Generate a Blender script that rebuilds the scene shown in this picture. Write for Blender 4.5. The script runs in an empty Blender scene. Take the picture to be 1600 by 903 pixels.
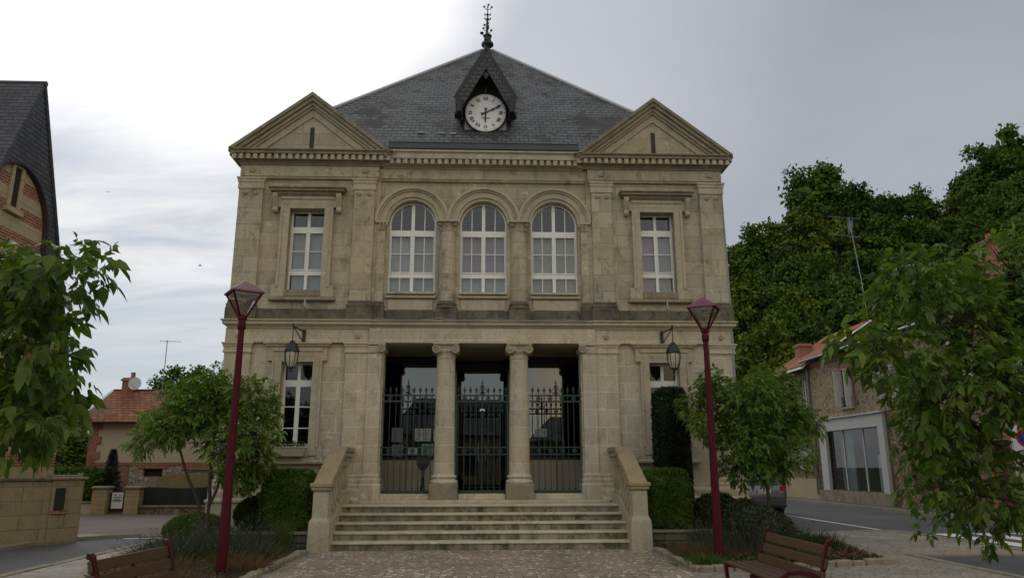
import bpy, bmesh, math, random
import numpy as np
from mathutils import Vector, Matrix
R = math.radians
random.seed(11)
rng = np.random.default_rng(7)
scene = bpy.context.scene
EXPOSURE, SUN, BACK = 0.0, .6, 1.0
COL = scene.collection
WO = {}          # world offset of every parent empty

# ------------------------------------------------------------------ node helpers
class NT:
    def __init__(s, nt):
        s.t = nt; s.n = nt.nodes; s.l = nt.links
    def add(s, typ, **kw):
        n = s.n.new(typ)
        for k, v in kw.items(): setattr(n, k, v)
        return n
    def put(s, sock, v):
        if v is None: return
        if hasattr(v, 'is_output') or isinstance(v, bpy.types.NodeSocket): s.l.new(v, sock)
        else:
            if hasattr(sock.default_value, '__len__') and not hasattr(v, '__len__'): v = (v,)*len(sock.default_value)
            if hasattr(sock.default_value, '__len__') and len(sock.default_value) == 4 and len(v) == 3: v = (*v, 1)
            sock.default_value = v
    def math(s, op, a, b=None, c=None, clamp=False):
        n = s.add('ShaderNodeMath', operation=op, use_clamp=clamp)
        s.put(n.inputs[0], a); s.put(n.inputs[1], b); s.put(n.inputs[2], c)
        return n.outputs[0]
    def vmath(s, op, a, b=None):
        n = s.add('ShaderNodeVectorMath', operation=op)
        s.put(n.inputs[0], a); s.put(n.inputs[1], b)
        return n.outputs['Value'] if op in ('DOT_PRODUCT', 'LENGTH') else n.outputs[0]
    def mix(s, f, a, b, blend='MIX'):
        n = s.add('ShaderNodeMix', data_type='RGBA', blend_type=blend)
        s.put(n.inputs[0], f); s.put(n.inputs[6], a); s.put(n.inputs[7], b)
        return n.outputs[2]
    def noise(s, vec, scale, detail=4, rough=.55, dist=0.):
        n = s.add('ShaderNodeTexNoise')
        s.put(n.inputs['Vector'], vec); s.put(n.inputs['Scale'], scale)
        s.put(n.inputs['Detail'], detail); s.put(n.inputs['Roughness'], rough); s.put(n.inputs['Distortion'], dist)
        return n.outputs[0]
    def maprange(s, v, a, b, c=0., d=1., smooth=False):
        n = s.add('ShaderNodeMapRange', interpolation_type='SMOOTHSTEP' if smooth else 'LINEAR')
        for i, x in enumerate((v, a, b, c, d)): s.put(n.inputs[i], x)
        return n.outputs[0]
    def scale(s, vec, sc):
        n = s.add('ShaderNodeMapping'); s.put(n.inputs['Vector'], vec); n.inputs['Scale'].default_value = sc
        return n.outputs[0]
    def comb(s, x, y, z=0.):
        n = s.add('ShaderNodeCombineXYZ'); s.put(n.inputs[0], x); s.put(n.inputs[1], y); s.put(n.inputs[2], z)
        return n.outputs[0]
    def sep(s, v):
        n = s.add('ShaderNodeSeparateXYZ'); s.put(n.inputs[0], v); return n.outputs
    def bump(s, h, strength=.3, dist=.02):
        n = s.add('ShaderNodeBump'); s.put(n.inputs['Height'], h)
        n.inputs['Strength'].default_value = strength; n.inputs['Distance'].default_value = dist
        return n.outputs[0]

def newmat(name):
    m = bpy.data.materials.new(name); m.use_nodes = True
    t = NT(m.node_tree); t.n.clear()
    out = t.add('ShaderNodeOutputMaterial'); bs = t.add('ShaderNodeBsdfPrincipled')
    t.l.new(bs.outputs[0], out.inputs[0])
    t.b = bs; t.out = out
    t.tc = t.add('ShaderNodeTexCoord'); t.obj = t.tc.outputs['Object']
    return m, t

def boxuv(t):
    """u runs along the wall whatever way it faces, v is height"""
    p = t.sep(t.obj); n = t.sep(t.tc.outputs['Normal'])
    side = t.math('GREATER_THAN', t.math('ABSOLUTE', n[0]), .7)
    top = t.math('GREATER_THAN', t.math('ABSOLUTE', n[2]), .8)
    u = t.math('ADD', t.math('MULTIPLY', p[1], side), t.math('MULTIPLY', p[0], t.math('SUBTRACT', 1., side)))
    v = t.math('ADD', t.math('MULTIPLY', p[1], top), t.math('MULTIPLY', p[2], t.math('SUBTRACT', 1., top)))
    return t.comb(u, v, 0.)

def brick(t, vec, c1, c2, mortar, w, h, ms, offset=.5, smooth=.2, bias=0.):
    n = t.add('ShaderNodeTexBrick', offset=offset)
    t.put(n.inputs['Vector'], vec); t.put(n.inputs['Color1'], c1); t.put(n.inputs['Color2'], c2); t.put(n.inputs['Mortar'], mortar)
    n.inputs['Scale'].default_value = 1.; n.inputs['Mortar Size'].default_value = ms; n.inputs['Mortar Smooth'].default_value = smooth
    n.inputs['Brick Width'].default_value = w; n.inputs['Row Height'].default_value = h; n.inputs['Bias'].default_value = bias
    return n

def m_stone(name, c1, c2, w=.86, h=.335, ms=.009, grime=.25, gcol=(.045, .042, .035), lo=.5, hi=.68, joints=True, streak=.5, jm=.55):
    m, t = newmat(name)
    if joints:
        uv = boxuv(t)
        b = brick(t, uv, c1, c2, tuple(x*jm for x in c1), w, h, ms)
        col = b.outputs[0]; fac = b.outputs[1]
    else:
        col = t.mix(t.noise(t.obj, 1.3, 3), c1, c2); fac = None
    big = t.noise(t.obj, .55, 5, .6)
    col = t.mix(t.maprange(big, .4, .75, 0., .75), col, (c1[0]*1.02, c1[1]*.93, c1[2]*.70))
    fine = t.noise(t.obj, 22., 5, .7)
    col = t.mix(1., col, t.comb(*[t.maprange(fine, .3, .75, .8, 1.16)]*3), 'MULTIPLY')
    st = t.noise(t.scale(t.obj, (3.2, 3.2, .45)), 1., 6, .65)
    bl = t.noise(t.scale(t.obj, (1.6, 1.6, 1.1)), 2.1, 8, .78)
    g = t.math('MAXIMUM', t.maprange(bl, lo, hi), t.math('MULTIPLY', t.maprange(st, lo, hi+.06), streak))
    col = t.mix(t.math('MULTIPLY', g, grime), col, gcol)
    gb = t.noise(t.scale(t.obj, (1., 1., .6)), .42, 4, .6)
    col = t.mix(t.maprange(gb, .5, .72, 0., .5), col, (c1[0]*.52, c1[1]*.55, c1[2]*.56))
    # pale scars where the face has flaked
    fl = t.maprange(t.noise(t.scale(t.obj, (1.5, 1.5, 2.2)), 1.9, 3, .5), .685, .705)
    col = t.mix(t.math('MULTIPLY', fl, .5), col, tuple(min(1, x*1.35) for x in c1))
    t.put(t.b.inputs['Base Color'], col); t.b.inputs['Roughness'].default_value = .92
    t.b.inputs['Specular IOR Level'].default_value = .2
    hgt = fine
    if joints: hgt = t.math('SUBTRACT', t.math('MULTIPLY', fine, .35), t.math('MULTIPLY', fac, 1.1))
    t.put(t.b.inputs['Normal'], t.bump(hgt, .35, .012))
    return m

def m_plain(name, c, rough=.6, var=.12, sc=8., metal=0., spec=.4, bump=.1):
    m, t = newmat(name)
    n = t.noise(t.obj, sc, 5, .6)
    t.put(t.b.inputs['Base Color'], t.mix(n, tuple(x*(1-var) for x in c), tuple(min(1, x*(1+var)) for x in c)))
    t.b.inputs['Roughness'].default_value = rough; t.b.inputs['Metallic'].default_value = metal
    t.b.inputs['Specular IOR Level'].default_value = spec
    if bump: t.put(t.b.inputs['Normal'], t.bump(n, bump, .01))
    return m

def m_slate(name, c1, c2, w, h, rough=.55, moss=.0, lichen=(.024, .021, .015), edge=.5):
    m, t = newmat(name)
    uv = t.tc.outputs['UV']
    b = brick(t, uv, c1, c2, tuple(x*.22 for x in c1), w, h, .013, smooth=.1)
    col = b.outputs[0]
    big = t.noise(t.obj, 1.1, 5, .65)
    fine = t.noise(t.scale(uv, (9, 4, 1)), 1., 4, .6)
    col = t.mix(1., col, t.comb(*[t.maprange(fine, .25, .8, .75, 1.25)]*3), 'MULTIPLY')
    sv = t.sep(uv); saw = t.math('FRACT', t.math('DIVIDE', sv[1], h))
    col = t.mix(t.math('MULTIPLY', t.maprange(saw, .10, .26, 1., 0.), edge), col, tuple(x*.28 for x in c2))   # overlap shadow along each course's lower edge, painted into the colour
    pa = t.math('ADD', t.noise(t.obj, .75, 6, .7), t.math('MULTIPLY', t.math('SUBTRACT', t.noise(t.scale(uv, (5, 4.5, 1)), 1., 2, .5), .5), .35))
    mk = t.math('MULTIPLY', t.maprange(pa, .515, .59), moss)
    col = t.mix(mk, col, lichen)
    t.put(t.b.inputs['Base Color'], col); t.put(t.b.inputs['Roughness'], t.maprange(big, .3, .7, rough-.1, rough+.15)); t.b.inputs['Specular IOR Level'].default_value = .28
    hgt = t.math('SUBTRACT', t.math('MULTIPLY', t.math('SUBTRACT', 1., saw), 1.), t.math('MULTIPLY', b.outputs[1], .6))
    t.put(t.b.inputs['Normal'], t.bump(hgt, .6, .015))
    return m

def m_leaf(name, cols, trans=.35, rough=.45, spec=.25):
    m, t = newmat(name)
    g = t.add('ShaderNodeNewGeometry')
    r = t.add('ShaderNodeValToRGB'); t.put(r.inputs[0], g.outputs['Random Per Island'])
    el = r.color_ramp.elements
    while len(el) < len(cols): el.new(.5)
    for i, c in enumerate(cols):
        el[i].position = i/(len(cols)-1); el[i].color = (*c, 1)
    n = t.noise(t.obj, 1.2, 2)
    col = t.mix(1., r.outputs[0], t.comb(*[t.maprange(n, .3, .7, .8, 1.2)]*3), 'MULTIPLY')
    t.put(t.b.inputs['Base Color'], col); t.b.inputs['Roughness'].default_value = rough
    t.b.inputs['Specular IOR Level'].default_value = spec
    tr = t.add('ShaderNodeBsdfTranslucent'); t.put(tr.inputs[0], t.mix(1., col, (1.25, 1.3, .6), 'MULTIPLY'))
    mx = t.add('ShaderNodeMixShader'); mx.inputs[0].default_value = trans
    t.l.new(t.b.outputs[0], mx.inputs[1]); t.l.new(tr.outputs[0], mx.inputs[2]); t.l.new(mx.outputs[0], t.out.inputs[0])
    return m

def m_glass(name, refl, tint, rough=.0, tcol=None, edge=.35):
    """reflecting pane: part mirror, part see-through"""
    m, t = newmat(name)
    g = t.add('ShaderNodeBsdfGlossy'); g.inputs['Roughness'].default_value = rough; g.inputs['Color'].default_value = (.95, .97, 1, 1)
    n = t.noise(t.obj, .8, 2)
    t.put(g.inputs['Normal'], t.bump(n, .06, .02))
    tr = t.add('ShaderNodeBsdfTransparent'); tr.inputs[0].default_value = (*(tcol or (tint, tint, tint)), 1)
    lw = t.add('ShaderNodeLayerWeight'); lw.inputs[0].default_value = .25
    f = t.math('ADD', refl, t.math('MULTIPLY', lw.outputs[0], edge), clamp=True)
    mx = t.add('ShaderNodeMixShader'); t.put(mx.inputs[0], f)
    t.l.new(tr.outputs[0], mx.inputs[1]); t.l.new(g.outputs[0], mx.inputs[2]); t.l.new(mx.outputs[0], t.out.inputs[0])
    return m

def m_brickwall(name, c1, c2, mortar, w=.22, h=.07, ms=.012):
    m, t = newmat(name)
    b = brick(t, boxuv(t), c1, c2, mortar, w, h, ms)
    n = t.noise(t.obj, 3., 5, .6)
    col = t.mix(1., b.outputs[0], t.comb(*[t.maprange(n, .3, .7, .75, 1.2)]*3), 'MULTIPLY')
    t.put(t.b.inputs['Base Color'], col); t.b.inputs['Roughness'].default_value = .9; t.b.inputs['Specular IOR Level'].default_value = .2
    t.put(t.b.inputs['Normal'], t.bump(t.math('SUBTRACT', 1., b.outputs[1]), .4, .012))
    return m

def m_rubble(name, cols, mortar, sc=4., w=.07):
    m, t = newmat(name)
    uv = boxuv(t)
    dn = t.add('ShaderNodeTexNoise'); t.put(dn.inputs['Vector'], uv); dn.inputs['Scale'].default_value = 3.
    v2 = t.vmath('ADD', uv, t.vmath('MULTIPLY', dn.outputs[1], (.12, .12, 0)))
    v = t.add('ShaderNodeTexVoronoi', feature='F1'); t.put(v.inputs['Vector'], v2); v.inputs['Scale'].default_value = sc
    e = t.add('ShaderNodeTexVoronoi', feature='DISTANCE_TO_EDGE'); t.put(e.inputs['Vector'], v2); e.inputs['Scale'].default_value = sc
    r = t.add('ShaderNodeValToRGB'); t.put(r.inputs[0], t.sep(v.outputs['Color'])[0])
    el = r.color_ramp.elements
    while len(el) < len(cols): el.new(.5)
    for i, c in enumerate(cols): el[i].position = i/(len(cols)-1); el[i].color = (*c, 1)
    n = t.noise(t.obj, 9., 5, .6)
    col = t.mix(1., r.outputs[0], t.comb(*[t.maprange(n, .3, .7, .75, 1.25)]*3), 'MULTIPLY')
    ed = t.maprange(e.outputs['Distance'], w*.4, w)
    t.put(t.b.inputs['Base Color'], t.mix(ed, mortar, col)); t.b.inputs['Roughness'].default_value = .95; t.b.inputs['Specular IOR Level'].default_value = .15
    t.put(t.b.inputs['Normal'], t.bump(t.math('ADD', ed, t.math('MULTIPLY', n, .5)), .6, .03))
    return m

def m_setts(name, cols, w, h, white=.0, mortar=(.06, .055, .045), rot=0.):
    """rows of setts, every row shifted by a chance amount, small pale stones at some joints"""
    m, t = newmat(name)
    mp = t.add('ShaderNodeMapping'); t.put(mp.inputs[0], t.obj); mp.inputs['Rotation'].default_value = (0, 0, rot)
    wob = t.add('ShaderNodeTexNoise'); t.put(wob.inputs['Vector'], mp.outputs[0]); wob.inputs['Scale'].default_value = 2.5
    x, y, _ = t.sep(t.vmath('ADD', mp.outputs[0], t.vmath('MULTIPLY', wob.outputs[1], (.03, .02, 0))))
    def wn(*v):
        n = t.add('ShaderNodeTexWhiteNoise', noise_dimensions='3D'); t.put(n.inputs[0], t.comb(*v)); return n.outputs[0]
    v = t.math('DIVIDE', y, h); row = t.math('FLOOR', v); fv = t.math('FRACT', v)
    u = t.math('ADD', t.math('DIVIDE', x, w), t.math('MULTIPLY', wn(row, 0., 3.), 7.)); cell = t.math('FLOOR', u); fu = t.math('FRACT', u)
    rnd1 = wn(cell, row, 1.); rnd2 = wn(cell, row, 5.); split = t.math('ADD', .30, t.math('MULTIPLY', wn(cell, row, 8.), .25))
    pick = t.math('GREATER_THAN', rnd2, 1.-white)
    small = t.math('MULTIPLY', pick, t.math('LESS_THAN', fu, split))
    e = lambda f, g: t.math('MINIMUM', f, t.math('SUBTRACT', g, f))
    du = t.math('MULTIPLY', t.math('MINIMUM', e(fu, 1.), t.math('ADD', t.math('ABSOLUTE', t.math('SUBTRACT', fu, split)), t.math('SUBTRACT', 1., pick))), w)
    dv = t.math('MULTIPLY', e(fv, 1.), h)
    fac = t.maprange(t.math('MINIMUM', du, dv), .003, .011, 1., 0.)
    r = t.add('ShaderNodeValToRGB'); t.put(r.inputs[0], rnd1)
    el = r.color_ramp.elements
    while len(el) < len(cols): el.new(.5)
    for i, c in enumerate(cols): el[i].position = i/(len(cols)-1); el[i].color = (*c, 1)
    n = t.noise(t.obj, 1.1, 5, .6); f = t.noise(t.obj, 40., 4, .6)
    col = t.mix(small, r.outputs[0], t.mix(rnd1, (.42, .38, .31), (.66, .60, .50))) if white else r.outputs[0]
    col = t.mix(1., col, t.comb(*[t.maprange(n, .3, .7, .72, 1.25)]*3), 'MULTIPLY')
    col = t.mix(1., col, t.comb(*[t.maprange(f, .3, .7, .85, 1.15)]*3), 'MULTIPLY')
    col = t.mix(t.math('MULTIPLY', fac, .8), col, mortar)
    t.put(t.b.inputs['Base Color'], col); t.b.inputs['Roughness'].default_value = .75; t.b.inputs['Specular IOR Level'].default_value = .3
    t.put(t.b.inputs['Normal'], t.bump(t.math('SUBTRACT', t.math('MULTIPLY', f, .3), fac), .7, .012))
    return m

def m_asphalt(name, c, sc=70.):
    m, t = newmat(name)
    f = t.noise(t.obj, sc, 3, .7); n = t.noise(t.obj, .5, 5, .6); p = t.noise(t.scale(t.obj, (.8, .25, 1)), 1.2, 4, .6)
    col = t.mix(f, tuple(x*.7 for x in c), tuple(x*1.35 for x in c))
    col = t.mix(1., col, t.comb(*[t.maprange(n, .3, .7, .8, 1.2)]*3), 'MULTIPLY')
    col = t.mix(t.maprange(p, .6, .62, 0., .25), col, tuple(x*.7 for x in c))
    t.put(t.b.inputs['Base Color'], col); t.b.inputs['Roughness'].default_value = .85; t.b.inputs['Specular IOR Level'].default_value = .3
    t.put(t.b.inputs['Normal'], t.bump(f, .4, .01))
    return m

def m_wood(name, c1, c2):
    m, t = newmat(name)
    g = t.noise(t.scale(t.obj, (14, 1.2, 14)), 2., 5, .6, .6)
    col = t.mix(g, c1, c2)
    t.put(t.b.inputs['Base Color'], col); t.b.inputs['Roughness'].default_value = .5
    t.put(t.b.inputs['Normal'], t.bump(g, .25, .006))
    return m

M = {}
S1, S2 = (.455, .408, .310), (.335, .299, .226)
M['stone'] = m_stone('ashlar_limestone', S1, S2, grime=.5, streak=.8)
M['stone_s'] = m_stone('carved_limestone', S1, (.38, .34, .256), joints=False, grime=.40)
M['stone_pil'] = m_stone('pilaster_limestone', S1, S2, w=3., h=.42, ms=.009, grime=.75)
M['stone_dark'] = m_stone('weathered_limestone', (.30, .264, .19), (.235, .207, .15), joints=False, grime=.65, lo=.44, hi=.70)
M['stone_crust'] = m_stone('lichened_limestone', (.185, .168, .122), (.125, .113, .084), w=1.05, h=.6, grime=.85, lo=.42, hi=.62)
M['stone_low'] = m_stone('lower_limestone', (.515, .466, .366), (.41, .37, .288), h=.40, w=1.0, grime=.35, jm=1.3)
M['stone_lowc'] = m_stone('lower_carved_limestone', (.495, .446, .346), (.425, .382, .294), joints=False, grime=.35)
M['stone_pil_low'] = m_stone('lower_pilaster_limestone', (.51, .46, .36), (.40, .36, .278), w=3., h=.42, ms=.009, grime=.4, jm=1.25)
M['stone_new'] = m_stone('pale_restored_stone', (.42, .375, .288), (.35, .312, .238), joints=False, grime=.35)
M['stone_cap'] = m_stone('orange_coping_stone', (.35, .28, .175), (.29, .232, .147), joints=False, grime=.25)
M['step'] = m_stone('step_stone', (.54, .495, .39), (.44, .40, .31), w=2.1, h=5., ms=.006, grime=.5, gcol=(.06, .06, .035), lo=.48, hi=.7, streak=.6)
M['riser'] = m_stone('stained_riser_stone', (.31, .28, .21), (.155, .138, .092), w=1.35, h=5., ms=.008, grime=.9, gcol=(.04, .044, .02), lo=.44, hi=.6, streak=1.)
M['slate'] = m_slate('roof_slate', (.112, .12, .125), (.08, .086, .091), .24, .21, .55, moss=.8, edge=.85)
M['slate_d'] = m_slate('dormer_slate', (.075, .083, .09), (.06, .066, .073), .16, .13, .5)
M['slate_ch'] = m_slate('gable_slate', (.068, .072, .085), (.045, .048, .058), .3, .12, .5, moss=.25)
M['zinc'] = m_plain('zinc_sheet', (.16, .18, .19), .45, .2, 3., .5)
M['hip'] = m_plain('pale_lead_hip', (.40, .42, .43), .5, .15, 3., .2)
M['bench_iron'] = m_plain('brown_red_bench_iron', (.055, .010, .010), .5, .3, 14., 0., .2, .1)
M['zinc_d'] = m_plain('dark_zinc_gutter', (.055, .062, .066), .5, .2, 3., .2)
M['lead'] = m_plain('lead_sheet', (.24, .26, .28), .5, .2, 3., .3)
M['white'] = m_plain('white_window_paint', (.70, .70, .655), .5, .10, 9.)
M['dial'] = m_plain('clock_enamel', (.80, .80, .78), .35, .03, 3.)
M['black'] = m_plain('black_paint', (.012, .012, .013), .45, .2)
M['darkwood'] = m_plain('dark_timber', (.036, .032, .03), .8, .3)
M['iron'] = m_plain('wrought_iron', (.03, .03, .03), .5, .3, 12., .4)
M['green'] = m_plain('verdigris_green_paint', (.016, .040, .034), .5, .25, 9.)
M['burg'] = m_plain('burgundy_lacquer', (.062, .005, .010), .42, .2, 7., 0., .14, .05)
M['burg_cap'] = m_plain('burgundy_glossy_cap', (.10, .012, .02), .32, .15, 5., 0., .6, .02)
M['glass_up'] = m_glass('upper_pane', .065, .72)
M['glass_lo'] = m_glass('lower_pane', .05, .55)
M['glass_hall'] = m_glass('lobby_glass', .15, .45, 0., (.40, .45, .42))
M['glass_shop'] = m_glass('shop_glass', .02, .6, 0., (.55, .62, .62), .10)
M['lamp_glass'] = m_glass('lamp_acrylic', .10, .80)
M['frost'] = m_plain('frosted_lantern_glass', (.42, .38, .28), .3, .15, 5.)
M['curt_w'] = m_plain('net_curtain', (.50, .56, .54), .9, .15, 5.)
M['curt_p'] = m_plain('mauve_curtain', (.42, .35, .42), .9, .12, 6.)
M['curt_g'] = m_plain('grey_blind', (.40, .46, .45), .9, .12, 5.)
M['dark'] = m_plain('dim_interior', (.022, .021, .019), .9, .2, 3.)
M['panel'] = m_plain('grey_beige_panel', (.44, .385, .285), .6, .08, 2.)
M['frame_d'] = m_plain('dark_bronze_frame', (.02, .02, .019), .4, .2)
M['paper'] = m_plain('notice_paper', (.62, .66, .62), .8, .06)
M['paper_b'] = m_plain('coloured_notice', (.30, .38, .36), .8, .5, 14.)
M['paper_r'] = m_plain('red_brown_poster', (.36, .22, .16), .8, .4, 12.)
M['ink'] = m_plain('grey_print', (.12, .13, .13), .8, .2)
M['wood'] = m_wood('bench_timber', (.046, .022, .009), (.09, .044, .018))
M['tile'] = m_slate('clay_tile', (.30, .105, .042), (.20, .07, .032), .24, .26, .85, moss=.7, edge=.8, lichen=(.075, .04, .025))
M['tile_or'] = m_slate('orange_tile', (.36, .125, .042), (.27, .09, .034), .24, .26, .8, edge=.7, moss=.2)
M['brick'] = m_brickwall('red_brick', (.33, .095, .05), (.24, .07, .04), (.30, .24, .17))
M['brick_or'] = m_brickwall('orange_brick', (.27, .088, .045), (.19, .062, .035), (.34, .28, .19))
M['creamstone'] = m_stone('cream_stone_band', (.47, .40, .27), (.39, .33, .22), w=.6, h=.26, grime=.2)
M['rubble'] = m_rubble('rubble_stone', [(.19, .145, .085), (.27, .21, .125), (.14, .105, .065), (.32, .25, .15)], (.10, .08, .05), 4.2)
M['rubble2'] = m_rubble('polygonal_stone', [(.21, .165, .10), (.29, .225, .14), (.17, .13, .085)], (.34, .28, .19), 3.6, .10)
M['rubble_w'] = m_rubble('pale_rubble', [(.40, .35, .26), (.30, .26, .19), (.46, .41, .31)], (.2, .17, .12), 6.5)
M['render'] = m_plain('beige_render', (.46, .40, .28), .9, .07, 1.2)
M['render_old'] = m_plain('stained_render', (.34, .29, .16), .9, .3, 1.2)
M['shopwhite'] = m_plain('white_shopfront_paint', (.42, .42, .395), .65, .12, 2.)
M['wallst'] = m_stone('old_wall_stone', (.27, .222, .14), (.225, .19, .125), w=.62, h=.30, grime=.5)
M['asphalt'] = m_asphalt('asphalt', (.075, .078, .08))
M['asph_red'] = m_asphalt('reddish_asphalt', (.125, .096, .08), 40.)
M['paint'] = m_plain('road_paint', (.62, .61, .56), .7, .15, 9.)
M['kerb'] = m_stone('kerb_stone', (.27, .245, .19), (.24, .21, .155), joints=False, grime=.4)
M['setts_p'] = m_setts('plaza_setts', [(.24, .19, .135), (.33, .268, .195), (.285, .23, .165), (.37, .305, .225)], .21, .088, white=.34)
M['setts_g'] = m_setts('grey_setts', [(.21, .195, .155), (.29, .265, .215), (.25, .225, .18)], .2, .12, mortar=(.075, .068, .052), rot=.35)
M['soil'] = m_plain('mulched_soil', (.045, .032, .02), .95, .5, 14., 0., .2, .6)
M['ground'] = m_plain('rough_grass', (.05, .06, .025), .95, .4, .6, 0., .2, .3)
M['hill'] = m_plain('woodland_floor', (.022, .028, .012), .95, .4, .5, 0., .1, .3)
M['bark'] = m_plain('bark', (.055, .043, .03), .9, .4, 18., 0., .2, .5)
M['bark_g'] = m_plain('green_twig', (.07, .075, .03), .7, .3, 18.)
M['lf_near'] = m_leaf('ash_maple_leaf', [(.042, .088, .013), (.070, .132, .018), (.135, .20, .028), (.034, .072, .012)], .40)
M['lf_left'] = m_leaf('ash_maple_leaf_deep', [(.045, .09, .015), (.072, .125, .018), (.125, .18, .027)], .40)  # leaf colours of the tree at the left edge
M['lf_gard'] = m_leaf('garden_tree_leaf', [(.072, .135, .02), (.10, .175, .025), (.14, .225, .034)], .38)
M['lf_hill'] = [m_leaf('hill_leaf_%s' % k, c, .10, .75, .08) for k, c in (('mid', [(.036, .076, .012), (.058, .112, .016), (.098, .165, .023)]),
                ('yellowish', [(.055, .088, .012), (.082, .125, .016), (.125, .175, .025)]), ('deep', [(.024, .055, .011), (.04, .08, .014), (.064, .115, .019)]))]
M['lf_box'] = m_leaf('hedge_leaf', [(.04, .085, .014), (.068, .125, .018), (.11, .18, .026)], .3)
M['lf_yew'] = m_leaf('yew_needle', [(.010, .022, .007), (.016, .032, .009), (.024, .044, .011)], .1)
M['lf_lav'] = m_leaf('lavender_leaf', [(.034, .05, .024), (.052, .07, .036), (.042, .06, .028)], .2)
M['lf_flow'] = m_leaf('lavender_flower', [(.07, .055, .075), (.10, .075, .105)], .2)
M['lf_grass'] = m_leaf('green_grass_blade', [(.05, .085, .018), (.08, .12, .024)], .3)
M['lf_red'] = m_leaf('rust_grass_blade', [(.12, .068, .032), (.15, .09, .045), (.085, .07, .028)], .3)
M['lf_rose'] = m_leaf('red_groundcover_leaf', [(.16, .035, .04), (.10, .05, .03), (.20, .09, .08), (.06, .075, .02)], .2)
M['lf_spruce'] = m_leaf('blue_spruce_needle', [(.06, .085, .085), (.09, .12, .115)], .1)
M['lf_dark'] = m_leaf('dark_shrub_leaf', [(.020, .038, .010), (.032, .055, .012)], .15)
M['car'] = m_plain('silver_car_paint', (.12, .125, .135), .28, .03, 2., .55, .5, 0)
M['car_d'] = m_plain('dark_grey_bumper', (.045, .048, .058), .4, .05, 2., 0., .4, 0)
M['rubber'] = m_plain('tyre_rubber', (.015, .015, .015), .8)
M['tail'] = m_plain('red_tail_lamp', (.42, .012, .02), .2, .05, 2., 0., .5, 0)
M['sign_b'] = m_plain('blue_sign_paint', (.015, .04, .30), .4, .04)
M['sign_r'] = m_plain('red_sign_paint', (.42, .012, .03), .4, .04)
M['sign_w'] = m_plain('white_sign_paint', (.72, .72, .72), .4, .04)
M['door_r'] = m_plain('maroon_door_paint', (.10, .022, .018), .5, .1)
M['gate_r'] = m_plain('dark_red_timber', (.055, .014, .012), .6, .2)
M['net'] = m_plain('green_screen_mesh', (.012, .022, .018), .8, .25, 4.)
M['ochre'] = m_plain('ochre_boards', (.24, .175, .075), .8, .25, 2.)
M['shutter'] = m_plain('white_shutter', (.55, .55, .5), .6, .08)
M['postbox'] = m_plain('dark_postbox_enamel', (.013, .017, .022), .4, .1)
M['dishw'] = m_plain('satellite_dish_white', (.62, .62, .6), .4, .05)
M['terrac'] = m_plain('stone_planter', (.36, .32, .23), .8, .1)

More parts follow.
